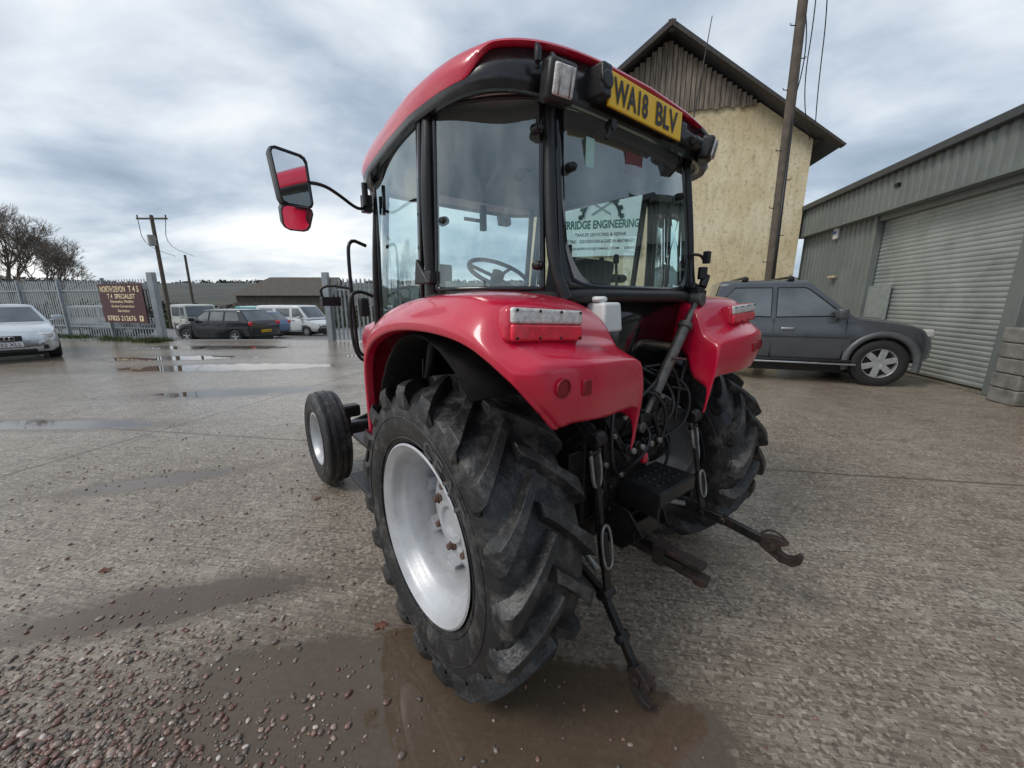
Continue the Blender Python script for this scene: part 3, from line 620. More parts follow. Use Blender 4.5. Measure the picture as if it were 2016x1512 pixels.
TT=dict(lower=[(-2.0,.4,.75,.6),(-1.9,.3,.9,.78),(-1.2,.25,.93,.86),(0,.2,.90,.87),(.6,.2,.88,.87),(1.25,.22,.82,.87),(1.6,.22,.75,.84),(1.8,.22,.69,.79),(1.92,.22,.63,.72),(2.0,.24,.54,.62),(2.04,.28,.44,.5)],
 w=.87,wr=.32,axles=(-1.22,1.2),cab=(-1.7,-.7,.05,.85),zbelt=.88,zroof=1.33,tumble=.72,
 win=[[(-.9,.93),(.5,.93),(.1,1.24),(-.6,1.25)]],
 lights=[("headlight",(1.84,.60,.60,.18,.30,.13),M_LCLR),("tail_light",(-1.98,.6,.7,.05,.3,.14),M_LRED)],seams=[(.62,.3,.86),(-.55,.3,.88)],handles=[(-.35,.75)],mirx=.55,pz=.42,spokes=6,
 trim=[((1.98,.0,.27),(.14,.9,.08))])
M_SIL=paintm("silver_paint",(.58,.61,.64),.4,.28)
hdv=V((.80,-.60,0)).normalized(); hd=math.atan2(hdv.y,hdv.x)
TTc,tb=car("parked_car","silver coupe with rounded nose parked on wet yard","car",(-12.2-hdv.x*2.0,9.25-hdv.y*2.0,0),hd,M_SIL,TT,1.04,plate=[("GN52 XLL",True,M_PWH)])
b=MB()
for k in range(4): b.tube([V((2.045,-.105+.07*k+.042*math.cos(a),.555+.042*math.sin(a))) for a in [2*math.pi*j/20 for j in range(20)]],.008,6,True)
b.build("grille_rings",M_CHR,tb)
b=MB(); b.box((1.99,0,.555),(.08,.52,.12)); b.build("grille",M_BLK,tb,bevel=.015)
for sd in(-1,1): MB().box((1.93,sd*.52,.33),(.14,.26,.10),Matrix.Rotation(-sd*.35,3,'Z')).build("air_intake",M_BLK,tb,bevel=.02)
HB=dict(lower=[(-2.0,.35,.85,.74),(-1.95,.3,.98,.83),(-1.2,.25,.98,.87),(0,.22,.95,.87),(.7,.22,.93,.87),(1.3,.24,.88,.86),(1.75,.26,.80,.80),(2.0,.28,.66,.66),(2.05,.32,.5,.55)],
 w=.87,wr=.31,axles=(-1.25,1.28),cab=(-1.95,-1.45,.30,1.05),zbelt=.95,zroof=1.46,tumble=.76,
 win=[[(-1.55,1.0),(-.78,.98),(-.78,1.36),(-1.35,1.36)],[(-.70,.98),(.0,.98),(.0,1.37),(-.70,1.37)],[(.06,.98),(.80,.98),(.34,1.35),(.06,1.37)]],
 lights=[("tail_light",(-1.97,.70,.88,.10,.22,.16),M_LRED),("headlight",(1.85,.6,.68,.22,.25,.14),M_LCLR)],seams=[(-.74,.3,.95),(.03,.3,.95),(.95,.3,.92)],handles=[(-.5,.82),(.25,.82)],pz=.55,spokes=5,hmat=M_INK,
 trim=[((-1.98,0,.36),(.12,1.3,.12)),((1.98,0,.34),(.12,1.1,.1))])
car("parked_car.001","black five door hatchback parked beyond the gateway","car",(-13.2,18.0,-.44),math.radians(168),paintm("black_paint",(.03,.033,.04),.3,.22),HB,1.04,"vehicles parked beyond the gateway",plate=[("KF55 ORU",False,M_YEL)])
VN=dict(lower=[(-2.4,.35,1.02,.84),(-2.35,.28,1.08,.90),(-1.2,.25,1.1,.92),(0,.25,1.1,.92),(1.2,.25,1.1,.92),(1.6,.27,1.05,.90),(2.1,.3,.92,.85),(2.38,.32,.75,.74),(2.42,.4,.55,.65)],
 w=.92,wr=.32,axles=(-1.35,1.55),cab=(-2.38,-2.22,1.05,1.75),zbelt=1.1,zroof=1.94,tumble=.86,
 win=[[(.55,1.2),(1.45,1.2),(1.05,1.75),(.55,1.75)],[(-.7,1.22),(.35,1.22),(.35,1.75),(-.7,1.75)],[(-2.1,1.22),(-.95,1.22),(-.95,1.75),(-2.0,1.75)]],
 lights=[("headlight",(2.3,.62,.72,.12,.25,.16),M_LCLR),("tail_light",(-2.38,.82,.95,.05,.12,.3),M_LRED)],seams=[(.45,.3,1.1),(1.35,.3,1.1),(-.8,.3,1.1)],handles=[(.65,1.0)],mirx=1.2,spokes=8,hmat=M_INK,
 trim=[((2.36,0,.42),(.14,1.5,.2)),((-2.4,0,.42),(.1,1.6,.18))])
M_WV=paintm("white_paint",(.72,.74,.74),0,.35)
G="vehicles parked beyond the gateway"
car("parked_van","white panel van with side windows parked beyond the gateway","van",(-14.0,25.2,-.73),math.radians(-14),M_WV,VN,.97,G,False)
car("parked_van.001","teal panel van parked beside the hedge","van",(-19.2,29.5,-.9),math.radians(175),paintm("teal_paint",(.03,.26,.28),.1,.35),VN,1.0,G,False)
for i,(lab,X,Y,z,a,sp,pm) in enumerate([
  ("pale blue estate car parked in the vehicle yard",-14.9,22.0,-.60,170,HB,paintm("blue_paint",(.12,.2,.35),.3,.3)),
  ("dark red hatchback parked in the vehicle yard",-16.6,28.0,-.83,160,HB,paintm("maroon_paint",(.25,.02,.03),.2,.3)),
  ("grey hatchback parked in a row of vehicles",-21.8,27.5,-.82,-60,HB,paintm("grey_paint",(.12,.13,.14),.3,.3)),
  ("white hatchback parked in a row of vehicles",-17.2,25.8,-.75,-100,HB,M_WV)]):
    car("parked_car",lab,"car",(X,Y,z),math.radians(a),pm,sp,1.0,G,False)
LR=dict(lower=[(-2.0,.5,1.1,.76),(-1.95,.45,1.15,.8),(0,.45,1.15,.82),(.7,.45,1.15,.82),(1.3,.45,1.13,.80),(1.85,.5,1.10,.78),(1.9,.55,1.0,.72)],
 w=.82,wr=.38,axles=(-1.15,1.25),cab=(-1.95,-1.9,.5,.72),zbelt=1.15,zroof=1.95,tumble=.92,
 win=[[(-1.7,1.25),(-.3,1.25),(-.3,1.8),(-1.7,1.8)],[(-.2,1.25),(.55,1.25),(.45,1.8),(-.2,1.8)]],
 lights=[("headlight",(1.9,.5,.95,.05,.2,.2),M_LCLR),("tail_light",(-1.98,.7,.8,.04,.1,.12),M_LRED)],seams=[(-.25,.5,1.15),(.62,.5,1.15)],handles=[(-.1,1.0)],mirx=.7,hmat=M_INK,
 trim=[((1.98,0,.6),(.12,1.5,.14)),((1.15,.84,.95),(.9,.06,.05)),((1.15,-.84,.95),(.9,.06,.05))])
car("parked_jeep","cream boxy four wheel drive parked near the gate post","off road car",(-18.2,22.6,-.62),math.radians(-35),paintm("cream_paint",(.55,.55,.50),0,.4),LR,.95,G,False)
car("parked_jeep.001","pale boxy four wheel drive parked behind the fence","off road car",(-24.5,24.0,-.7),math.radians(10),paintm("pale_grey_paint",(.42,.44,.44),0,.4),LR,.95,G,False)
car("parked_van.002","white panel van parked behind the fence","van",(-27.5,26.5,-.8),math.radians(160),M_WV,VN,.9,G,False)

# ================================================================== SETTING
def gz(x,y):
    if y<14.6: base=0
    elif y<19: t=(y-14.6)/4.4; base=-.5*t*t*(3-2*t)
    elif y<32: base=-.5-.5*(y-19)/13
    elif y<70: base=-1.0-2.0*(y-32)/38
    else: base=-3
    if y>70: 
        t=min(1,(y-70)/600); base+= (31+6*mnoise.noise(V((x*.004,y*.004,0)))+12*mnoise.noise(V((x*.0016,3,0))))*t*t*(3-2*t)
    return base
gm=bpy.data.materials.new("wet_concrete"); nt,N,L,B=nodes(gm)
def nd(t,**k):
    n=N.new(t)
    for a,b_ in k.items(): setattr(n,a,b_)
    return n
def lk(a,b_): L.new(a,b_)
def math_(op,a,b_=None,c_=None,clamp=False):
    n=nd("ShaderNodeMath",operation=op); n.use_clamp=clamp
    for i,x in enumerate((a,b_,c_)):
        if x is None: continue
        if isinstance(x,(int,float)): n.inputs[i].default_value=x
        else: lk(x,n.inputs[i])
    return n.outputs[0]
geo=nd("ShaderNodeNewGeometry"); pos=geo.outputs["Position"]
sx_=nd("ShaderNodeSeparateXYZ"); lk(pos,sx_.inputs[0]); PX,PY=sx_.outputs[0],sx_.outputs[1]
def noise_(scale,detail=6,rough=.55,vec=None,dist=0):
    n=nd("ShaderNodeTexNoise"); n.inputs["Scale"].default_value=scale; n.inputs["Detail"].default_value=detail; n.inputs["Roughness"].default_value=rough; n.inputs["Distortion"].default_value=dist; lk(pos if vec is None else vec,n.inputs["Vector"]); return n.outputs["Fac"]
def ramp_(f,p0,p1,c0=(0,0,0,1),c1=(1,1,1,1)):
    r=nd("ShaderNodeValToRGB"); r.color_ramp.elements[0].position=p0; r.color_ramp.elements[1].position=p1; r.color_ramp.elements[0].color=c0; r.color_ramp.elements[1].color=c1; lk(f,r.inputs[0]); return r.outputs[0]
def mix_(f,a,b_):
    n=nd("ShaderNodeMix",data_type='RGBA')
    if isinstance(f,(int,float)): n.inputs[0].default_value=f
    else: lk(f,n.inputs[0])
    for i,x in((6,a),(7,b_)):
        if isinstance(x,tuple): n.inputs[i].default_value=x
        else: lk(x,n.inputs[i])
    return n.outputs[2]
def smooth_(v,a,b_):
    n=nd("ShaderNodeMapRange",interpolation_type='SMOOTHSTEP'); lk(v,n.inputs[0]); n.inputs[1].default_value=a; n.inputs[2].default_value=b_; return n.outputs[0]
big=noise_(.45,5); med=noise_(2.2,7,.65); fine=noise_(28,6,.7); vfine=noise_(110,3,.7)
mp=nd("ShaderNodeMapping"); lk(pos,mp.inputs[0]); mp.inputs["Rotation"].default_value=(0,0,.16)
mp2=nd("ShaderNodeMapping"); lk(mp.outputs[0],mp2.inputs[0]); mp2.inputs["Scale"].default_value=(2.2,60,1)
strk=noise_(1,6,.72,mp2.outputs[0],.3)
conc=mix_(ramp_(big,.35,.65),(.33,.27,.205,1),(.45,.39,.315,1))
conc=mix_(math_('MULTIPLY',ramp_(med,.40,.68),.75),conc,(.24,.185,.135,1))
conc=mix_(math_('MULTIPLY',ramp_(noise_(7,7,.7),.48,.68),.6),conc,(.17,.13,.095,1))
conc=mix_(math_('MULTIPLY',ramp_(strk,.48,.60),.65),conc,(.13,.10,.075,1))
vo=nd("ShaderNodeTexVoronoi"); vo.inputs["Scale"].default_value=70; lk(pos,vo.inputs["Vector"])
sc_=nd("ShaderNodeSeparateColor"); lk(vo.outputs["Color"],sc_.inputs[0])
conc=mix_(math_('MULTIPLY',ramp_(sc_.outputs[0],.76,.88),.5),conc,(.62,.54,.44,1))
conc=mix_(math_('MULTIPLY',ramp_(sc_.outputs[1],.70,.85),.6),conc,(.085,.06,.045,1))
conc=mix_(math_('MULTIPLY',ramp_(vfine,.45,.6),.35),conc,(.12,.10,.08,1))
j1=math_('ABSOLUTE',math_('SUBTRACT',math_('ADD',PY,math_('MULTIPLY',PX,.16)),math_('ADD',3.6,math_('MULTIPLY',math_('SUBTRACT',med,.5),.05))))
def line(e,wd): return math_('SUBTRACT',1,math_('DIVIDE',e,wd,None,False),None,True)
lines=line(j1,.028)
for k in(9.0,14.3,-1.8): lines=math_('MAXIMUM',lines,line(math_('ABSOLUTE',math_('SUBTRACT',math_('ADD',PY,math_('MULTIPLY',PX,.16)),k)),.028))
for k in(-5.2,-11,1.5+4.6): lines=math_('MAXIMUM',lines,line(math_('ABSOLUTE',math_('SUBTRACT',math_('SUBTRACT',PX,math_('MULTIPLY',PY,.25)),k)),.028))
conc=mix_(math_('MULTIPLY',lines,.85),conc,(.07,.055,.04,1))
def blob(cx,cy,rx,ry,rot=0):
    c,s2=math.cos(rot),math.sin(rot); dx=math_('SUBTRACT',PX,cx); dy=math_('SUBTRACT',PY,cy)
    a=math_('DIVIDE',math_('ADD',math_('MULTIPLY',dx,c),math_('MULTIPLY',dy,s2)),rx); b2=math_('DIVIDE',math_('SUBTRACT',math_('MULTIPLY',dy,c),math_('MULTIPLY',dx,s2)),ry)
    return math_('SQRT',math_('ADD',math_('MULTIPLY',a,a),math_('MULTIPLY',b2,b2)))
pd=blob(-.6,1.12,.90,.38,.05)
for a in((.3,1.08,.42,.30,-.2),(-1.75,1.65,.6,.14,.3),(-5.6,4.5,1.3,.2,0),(-3.0,3.0,.6,.12,.4),(-6.5,8.6,2.5,.5,.1),(-9.5,12.3,2.6,.5,0),(-3.2,10.5,1.5,.3,0),(-9,10,2,.4,.1),(-4.5,6.2,1.4,.3,.2)): pd=math_('MINIMUM',pd,blob(*a))
pd=math_('ADD',pd,math_('MULTIPLY',math_('SUBTRACT',noise_(3.2,8,.68),.5),1.7))
PUD=math_('SUBTRACT',1,smooth_(pd,.86,1.02)); DMP=math_('SUBTRACT',1,smooth_(pd,.95,1.8))
conc=mix_(math_('MULTIPLY',DMP,.55),conc,(.12,.088,.062,1))
conc=mix_(math_('MULTIPLY',PUD,.85),conc,(.095,.066,.044,1))
farm=smooth_(math_('ADD',PY,math_('MULTIPLY',med,.6)),14.6,14.95)
grav=mix_(noise_(9,8,.8),(.08,.075,.072,1),(.22,.205,.19,1))
conc=mix_(farm,conc,grav)
fld=smooth_(PY,38,42)
fv=nd("ShaderNodeTexVoronoi"); fv.inputs["Scale"].default_value=.011; lk(pos,fv.inputs["Vector"])
fs=nd("ShaderNodeSeparateColor"); lk(fv.outputs["Color"],fs.inputs[0])
field=mix_(fs.outputs[0],(.06,.09,.035,1),(.10,.085,.055,1)); field=mix_(ramp_(noise_(.03,8,.7),.38,.52),field,(.045,.04,.03,1))
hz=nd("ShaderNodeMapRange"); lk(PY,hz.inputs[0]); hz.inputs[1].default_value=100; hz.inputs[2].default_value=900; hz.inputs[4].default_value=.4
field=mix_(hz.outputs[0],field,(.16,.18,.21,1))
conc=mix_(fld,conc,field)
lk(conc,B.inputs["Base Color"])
wet=ramp_(noise_(.8,7,.62),.38,.62)
lw=math_('MULTIPLY',smooth_(PY,2.6,5.5),smooth_(math_('MULTIPLY',PX,-1),-1.0,2.0))
wet=math_('MULTIPLY',wet,math_('SUBTRACT',1,math_('MULTIPLY',lw,.8)))
rg=math_('ADD',math_('MULTIPLY',wet,.26),math_('ADD',.12,math_('MULTIPLY',math_('SUBTRACT',fine,.5),.35)))
rg=math_('MAXIMUM',rg,.05)
rg=math_('MULTIPLY',rg,math_('SUBTRACT',1,math_('MULTIPLY',PUD,.92)))
rg=math_('MAXIMUM',rg,math_('MULTIPLY',fld,.9)); rg=math_('MAXIMUM',rg,math_('MULTIPLY',farm,.42)); lk(rg,B.inputs["Roughness"])
hgt=math_('ADD',math_('MULTIPLY',fine,.0045),math_('MULTIPLY',vfine,.0028))
hgt=math_('ADD',hgt,math_('MULTIPLY',strk,.012))
hgt=math_('ADD',hgt,math_('MULTIPLY',sc_.outputs[0],.0018)); hgt=math_('SUBTRACT',hgt,math_('MULTIPLY',lines,.008))
bp=nd("ShaderNodeBump"); bp.inputs["Distance"].default_value=1; lk(hgt,bp.inputs["Height"]); lk(math_('MULTIPLY',math_('SUBTRACT',.66,math_('MULTIPLY',PUD,.656)),math_('SUBTRACT',1,math_('MULTIPLY',lw,.62))),bp.inputs["Strength"]); lk(bp.outputs[0],B.inputs["Normal"])
xs=[-1800,-1200,-800,-500,-350,-250,-180,-120,-80,-50,-30,-20,-10,-5,0,5,10,20,40,80,150,300,600,1200]
xs=sorted(set(xs+list(range(-1100,900,60))))
ys=[-300,-60,-20,0,5,10,14.6]+[14.6+.6*k for k in range(1,9)]+[22,26,32,40,55,70,90,120,150,190,230,280,330,380,440,500,560,620,670,700,800,1500]
MB().grid([[V((x,y,gz(x,y))) for x in xs] for y in ys]).build("ground",gm,ang=180)["kind"]="structure"
# ---- gravel
gv=bpy.data.materials.new("pebbles"); nt,N,L,B=nodes(gv)
g2=N.new("ShaderNodeNewGeometry"); r=N.new("ShaderNodeValToRGB"); r.color_ramp.interpolation='CONSTANT'
cols=[(0,(.17,.09,.07)),(.18,(.25,.145,.115)),(.36,(.16,.125,.105)),(.54,(.27,.22,.185)),(.72,(.10,.083,.07)),(.86,(.34,.25,.20)),(.965,(.55,.49,.43))]
for i,(p,c) in enumerate(cols):
    e=r.color_ramp.elements[i] if i<2 else r.color_ramp.elements.new(p); e.position=p; e.color=c+(1,)
L.new(g2.outputs["Random Per Island"],r.inputs[0]); L.new(r.outputs[0],B.inputs["Base Color"]); B.inputs["Roughness"].default_value=.32
ico=bmesh.new(); bmesh.ops.create_icosphere(ico,subdivisions=2,radius=1); IV=[v.co.copy() for v in ico.verts]; IF=[[v.index for v in f.verts] for f in ico.faces]; ico.free()
ico=bmesh.new(); bmesh.ops.create_icosphere(ico,subdivisions=1,radius=1); JV=[v.co.copy() for v in ico.verts]; JF=[[v.index for v in f.verts] for f in ico.faces]; ico.free()
b=MB()
def pebble(x,y,r_,zz=.3):
    q=Matrix.Rotation(R.random()*6.28,3,'Z')@Matrix.Diagonal((r_*R.uniform(.8,1.35),r_*R.uniform(.7,1),r_*R.uniform(.4,.7)))
    c=V((x,y,r_*zz)); big_=(r_>.006 and y<1.8); vv,ff=(IV,IF) if big_ else (JV,JF); ph=R.random()*9
    b.add([q@(v*(1+.13*mnoise.noise(v*1.3+V((ph,0,0)))*2))+c for v in vv],ff)
n=0
while n<13000:
    x=R.uniform(-4.5,.2); y=R.uniform(.45,4.5)
    d=math.hypot((x+1.75)/.85,(y-.62)/.58); dens=min(1,1.3*math.exp(-(d*1.15)**2))
    dens+=.013*math.exp(-((x+2.4)/1.5)**2-((y-2.2)/1.4)**2)+.0018
    if mnoise.noise(V((x*2.5,y*2.5,1)))<-.1 and d>.8: dens*=.35
    if R.random()<dens: pebble(x,y,R.choice([.003,.004,.005,.006,.008,.011])*R.uniform(.7,1.25)*(1.15 if d<.9 else .95),R.uniform(.2,.9) if d<.7 else .3); n+=1
for _ in range(500): pebble(R.uniform(-8,6),R.uniform(.6,9),R.uniform(.004,.009))
for _ in range(160): pebble(R.uniform(-.2,2.2),R.uniform(.8,1.7),R.uniform(.003,.009))
go=b.build("gravel",gv,ang=180); go["kind"]="stuff"
lf=MB()
for x,y,a in[(-.62,1.52,.3),(-.1,2.2,2),(.55,1.25,.6),(-2.3,1.9,2.5),(1.6,2.2,.2),(-1.5,2.7,.8)]:
    m=Matrix.Rotation(a,3,'Z'); P=[]
    for k in range(20):
        t=2*math.pi*k/20; rr_=.024*(1+.35*math.cos(5*t)); P.append(V((x,y,.008+.006*math.sin(3*t)))+m@V((rr_*math.cos(t)*1.1,rr_*math.sin(t),0)))
    lf.poly(P)
lo=lf.build("fallen_leaves",mat("dead_leaf",(.16,.06,.035),.5,0,.4,40)); lo["kind"]="stuff"
gb=MB()
for _ in range(5200):
    t=R.random(); x=-12.7-21*t*t+R.uniform(-.1,.1); y=14.15+(-12.9-x)*(6.5/21.1)+R.gauss(-.12,.22)
    if mnoise.noise(V((x*.9,y*.9,4)))<-.15: continue
    h=R.uniform(.05,.22); a=R.random()*6.28; lx,ly=math.cos(a)*.012,math.sin(a)*.012; ox,oy=R.gauss(0,.05),R.gauss(0,.05)
    gb.add([(x-lx,y-ly,0),(x+lx,y+ly,0),(x+ox,y+oy,h)],[(0,1,2)])
gb.build("grass_verge",mat("rough_grass",(.06,.09,.025),.7,0,.5,2))["kind"]="stuff"
# ---- gable barn
BX=empty("rendered_barn",(4.71,13.5,0),math.atan(-.223)); tag(BX,"tall cream rendered building with weatherboarded gable and slate roof","building")
wm=bpy.data.materials.new("stained_render"); nt,N,L,B=nodes(wm)
tc=nd("ShaderNodeTexCoord"); ob_=tc.outputs["Object"]
mpp=nd("ShaderNodeMapping"); lk(ob_,mpp.inputs[0]); mpp.inputs["Scale"].default_value=(3.5,3.5,.7)
sp=nd("ShaderNodeSeparateXYZ"); lk(ob_,sp.inputs[0])
streak=ramp_(noise_(1.6,9,.75,mpp.outputs[0]),.48,.66); blot=ramp_(noise_(.7,8,.7,ob_),.42,.62); spk=ramp_(noise_(9,8,.8,ob_),.53,.64)
c=mix_(blot,(.72,.60,.38,1),(.84,.74,.52,1)); c=mix_(math_('MULTIPLY',streak,.5),c,(.36,.30,.16,1)); c=mix_(math_('MULTIPLY',spk,.75),c,(.20,.17,.09,1))
lowz=nd("ShaderNodeMapRange"); lk(sp.outputs[2],lowz.inputs[0]); lowz.inputs[1].default_value=5.8; lowz.inputs[2].default_value=7.3; lowz.inputs[4].default_value=.55
c=mix_(math_('MULTIPLY',lowz.outputs[0],ramp_(noise_(2,8,.7,ob_),.3,.6)),c,(.45,.33,.15,1))
lk(c,B.inputs["Base Color"]); B.inputs["Roughness"].default_value=.85
bp=nd("ShaderNodeBump"); bp.inputs["Strength"].default_value=.6; bp.inputs["Distance"].default_value=.03; lk(noise_(6,8,.7,ob_),bp.inputs["Height"]); lk(bp.outputs[0],B.inputs["Normal"])
hw=4.25; ez=6.10; az=9.15
b=MB(); b.prism([(-hw,0,-3),(hw,0,-3),(hw,0,ez),(hw*(az-7.2)/(az-ez),0,7.2),(-hw*(az-7.2)/(az-ez),0,7.2),(-hw,0,ez)],(0,.3,0)) 
b.box((-hw+.15,6,1.5),(.3,11.4,9)); b.box((hw-.15,6,1.5),(.3,11.4,9)); b.box((0,12,1.5),(2*hw,.3,9)); b.build("wall",wm,BX)
wood=bpy.data.materials.new("weathered_boards"); nt,N,L,B=nodes(wood); tc=nd("ShaderNodeTexCoord"); ob_=tc.outputs["Object"]; mpp=nd("ShaderNodeMapping"); lk(ob_,mpp.inputs[0]); mpp.inputs["Scale"].default_value=(7,7,.6)
c=mix_(ramp_(noise_(2,8,.7,mpp.outputs[0]),.35,.65),(.07,.052,.04,1),(.32,.265,.21,1)); lk(c,B.inputs["Base Color"]); B.inputs["Roughness"].default_value=.8
b=MB(); x=-hw
while x<hw:
    wd=R.uniform(.13,.17); xc=x+wd/2; top=az-abs(xc)*(az-ez)/hw-.05
    if top>7.2:
        z0=7.13+R.uniform(-.05,.05); b.box((xc,-.04-R.random()*.03,(z0+top)/2),(wd-.02,.03,top-z0))
    x+=wd
b.prism([(-2.6,.1,7.2),(2.6,.1,7.2),(0,.1,az-.1)],(0,.1,0))
b.build("gable_boarding",wood,BX)
slate=mat("slate",(.05,.05,.055),.6,0,.3,6,.3,30)
b=MB(); sl=(az-ez)/hw
for sd in(-1,1):
    x1=hw+.55; P=[(0,-.45,az+.12),(sd*x1,-.45,ez-.55*sl+.02),(sd*x1,-.45,ez-.55*sl+.16),(0,-.45,az+.27)]
    b.prism(P,(0,12.9,0))
ro=b.build("roof",slate,BX)
b=MB()
for sd in(-1,1):
    x1=hw+.57; b.beam((0,-.49,az+.06),(sd*x1,-.49,ez-.57*sl+.02),.06,.22,up=(0,1,0)); b.beam((sd*(hw+.25),-.2,ez-.1),(sd*(hw+.25),12,ez-.1),.5,.04)
b.box((0,-.49,az+.06),(.2,.05,.3)); b.build("bargeboard",mat("dark_timber",(.06,.05,.042),.7,0,.3,10,.3,30),ro)
SG=empty("business_sign",(4.71,13.5,0),math.atan(-.223)); tag(SG,"white and green engineering company board fixed to cream wall","sign")
MB().box((-1.75,-.05,4.1),(2.7,.04,2.3)).build("sign_board",mat("pale_board",(.82,.92,.91),.4,0,.05,3),SG,bevel=.01)
M_GRN=mat("green_lettering",(.01,.15,.11),.5)
ts=textmesh([("ERRIDGE ENGINEERING",-.0,-.12,2.5,.27)],"sign_lettering",M_GRN,SG,(-1.75,-.07,4.1),(1,0,0),(0,0,1),.006,.03)
textmesh([("TRAILER SERVICING & REPAIR",0,-.44,1.7,.11),("FITTING   GROUNDCARE & GARDEN MACHINERY",0,-.66,2.3,.11),("ENGINEERING@GMAIL.COM    07855",0,-.90,2.3,.10)],"small_lettering",M_INK,SG,(-1.75,-.07,4.1),(1,0,0),(0,0,1),.006,.01)
b=MB(); cc=V((-1.75,-.082,4.22))
P=[cc+V((.60*math.cos(a),0,.60*math.sin(a))) for a in [math.pi*k/24 for k in range(25)]]; b.tube(P,.05,6)
for k in range(9):
    a=math.pi*k/8; u=V((math.cos(a),0,math.sin(a))); t=V((-math.sin(a),0,math.cos(a))); b.box(cc+u*.68,(.13,.03,.12),Matrix((t,V((0,1,0)),u)).transposed())
b.build("gear_emblem",mat("dark_green_emblem",(.02,.05,.05),.5),SG)
b=MB(); b.beam(cc+V((-.3,0,.08)),cc+V((.3,0,.45)),.04,.03,up=(0,1,0)); b.beam(cc+V((.3,0,.08)),cc+V((-.3,0,.45)),.04,.03,up=(0,1,0)); b.box(cc+V((-.3,0,.46)),(.14,.03,.1)); b.cyl(cc+V((.3,-.015,.47)),cc+V((.3,.015,.47)),.07)
b.build("tool_emblem",mat("grey_emblem",(.35,.42,.42),.5),SG)
# ---- shed
th=math.atan2(.974,.225); SH=empty("metal_shed",(9.3,12.9,0),th); tag(SH,"low grey-green corrugated metal workshop with closed roller shutter","building")
shm=mat("green_grey_cladding",(.18,.20,.19),.45,.1,.12,1.5,.1,20,0,(.10,.105,.10),.4,2)
def corr(x0,x1,z0,z1,yo=0,pitch=.2,d=.03,name="wall",m=shm,par=SH):
    b=MB(); P=[]; x=x0
    while x<x1-1e-4:
        P+=[(x,0),(x+pitch*.35,0),(x+pitch*.45,d),(x+pitch*.9,d)]; x+=pitch
    P=[(min(p,x1),q) for p,q in P]+[(x1,0)]
    b.grid([[V((p,yo+q,z0)) for p,q in P],[V((p,yo+q,z1)) for p,q in P]]); return b.build(name,m,par,smooth=False,solid=.004)
LEN=13.0; dx0,dx1=-7.05,-3.5; EZ=4.18
corr(dx1,0,0,EZ-.1); corr(-LEN,dx0,0,EZ-.1); corr(-LEN,.05,3.42,EZ-.05,.22)
b=MB(); b.box((-LEN/2,-4,EZ/2-1),(LEN,.02,EZ+2)); b.box((.0,-3.6,1.9),(.05,7.2,4.3)); b.box((-LEN/2,.13,3.40),(LEN,.26,.04)); b.box((dx0/2-LEN/2,-.1,1.7),(LEN+dx0,.05,3.4))
b.build("wall_lining",shm,SH)
b=MB(); b.box((-LEN/2,.30,EZ+.02),(LEN+.3,.16,.14)); b.prism([(.2,.3,EZ+.04),(.2,-4,EZ+.12),(.2,-8,EZ+.04)],(-LEN-.4,0,0)); b.build("roof",mat("dark_roof",(.06,.065,.07),.5),SH,bevel=.01)
b=MB(); z=0.03; rows=[]
while z<3.38:
    rows+=[(z,0),(z+.02,.012),(z+.055,.018),(z+.085,.004)]; z+=.088
b.grid([[V((dx0,-.12+d,zz)),V(((dx0+dx1)/2,-.12+d,zz)),V((dx1,-.12+d,zz))] for zz,d in rows]); b.build("roller_door",mat("shutter_grey",(.34,.37,.355),.42,.2,.14,1.5,.1,20,0,(.16,.16,.145),.5,2),SH,ang=60)
b=MB(); b.box((dx1+.05,-.02,1.7),(.10,.16,3.4)); b.box((dx0-.12,.02,1.7),(.24,.20,3.4)); b.box(((dx0+dx1)/2,-.05,3.33),(dx1-dx0,.14,.14)); b.build("door_jamb",shm,SH,bevel=.01)
b=MB(); b.box((dx1-.35,-.04,1.42),(.75,.04,.80)); b.box((dx1-.35,-.02,1.42),(.62,.03,.66)); b.build("meter_panel",mat("panel_grey",(.26,.29,.28),.45),SH,bevel=.006)
st=mat("concrete_block",(.20,.19,.17),.85,0,.35,5,.8,25,0,(.08,.09,.05),.6,6)
PP=tag(empty("block_pillar",(9.3,12.9,0),th),"rough concrete block pillar at shutter opening","pillar")
b=MB()
for k in range(5): b.box((dx0-.62+R.uniform(-.015,.015),.16,.11+.222*k),(.42,.42,.216))
b.build("blockwork",st,PP,bevel=.02)
b=MB(); b.box((-1.9,.07,3.25),(.22,.08,.30)); al=b.build("alarm_box",M_WHITE,SH,bevel=.03); MB().box((-1.9,.115,3.27),(.14,.01,.08)).build("alarm_badge",mat("blue_badge",(.05,.1,.4),.4),al)
b=MB(); b.box((-2.1,.1,2.1),(.30,.1,.07)); b.build("bulkhead_lamp",mat("cream_plastic",(.5,.42,.3),.5),SH,bevel=.02)
b=MB(); b.cyl((dx0-.35,.05,2.3),(dx0-.35,.30,2.28),.05); b.box((dx0-.35,.02,2.3),(.12,.06,.12)); b.build("security_camera",M_WHITE,SH,bevel=.01)
b=MB(); b.box((-4.3,.25,3.85),(.10,.08,.07)); b.build("small_lamp",M_BLK,SH)
tc_=tag(empty("traffic_cone",(7.55,5.25,0)),"orange and black cone standing beside block pillar","traffic cone")
MB().box((0,0,.02),(.34,.34,.04)).build("base",M_BLK,tc_,bevel=.01); MB().cyl((0,0,.04),(0,0,.5),.13,.03,20).build("cone",mat("orange_plastic",(.75,.13,.03),.5),tc_)
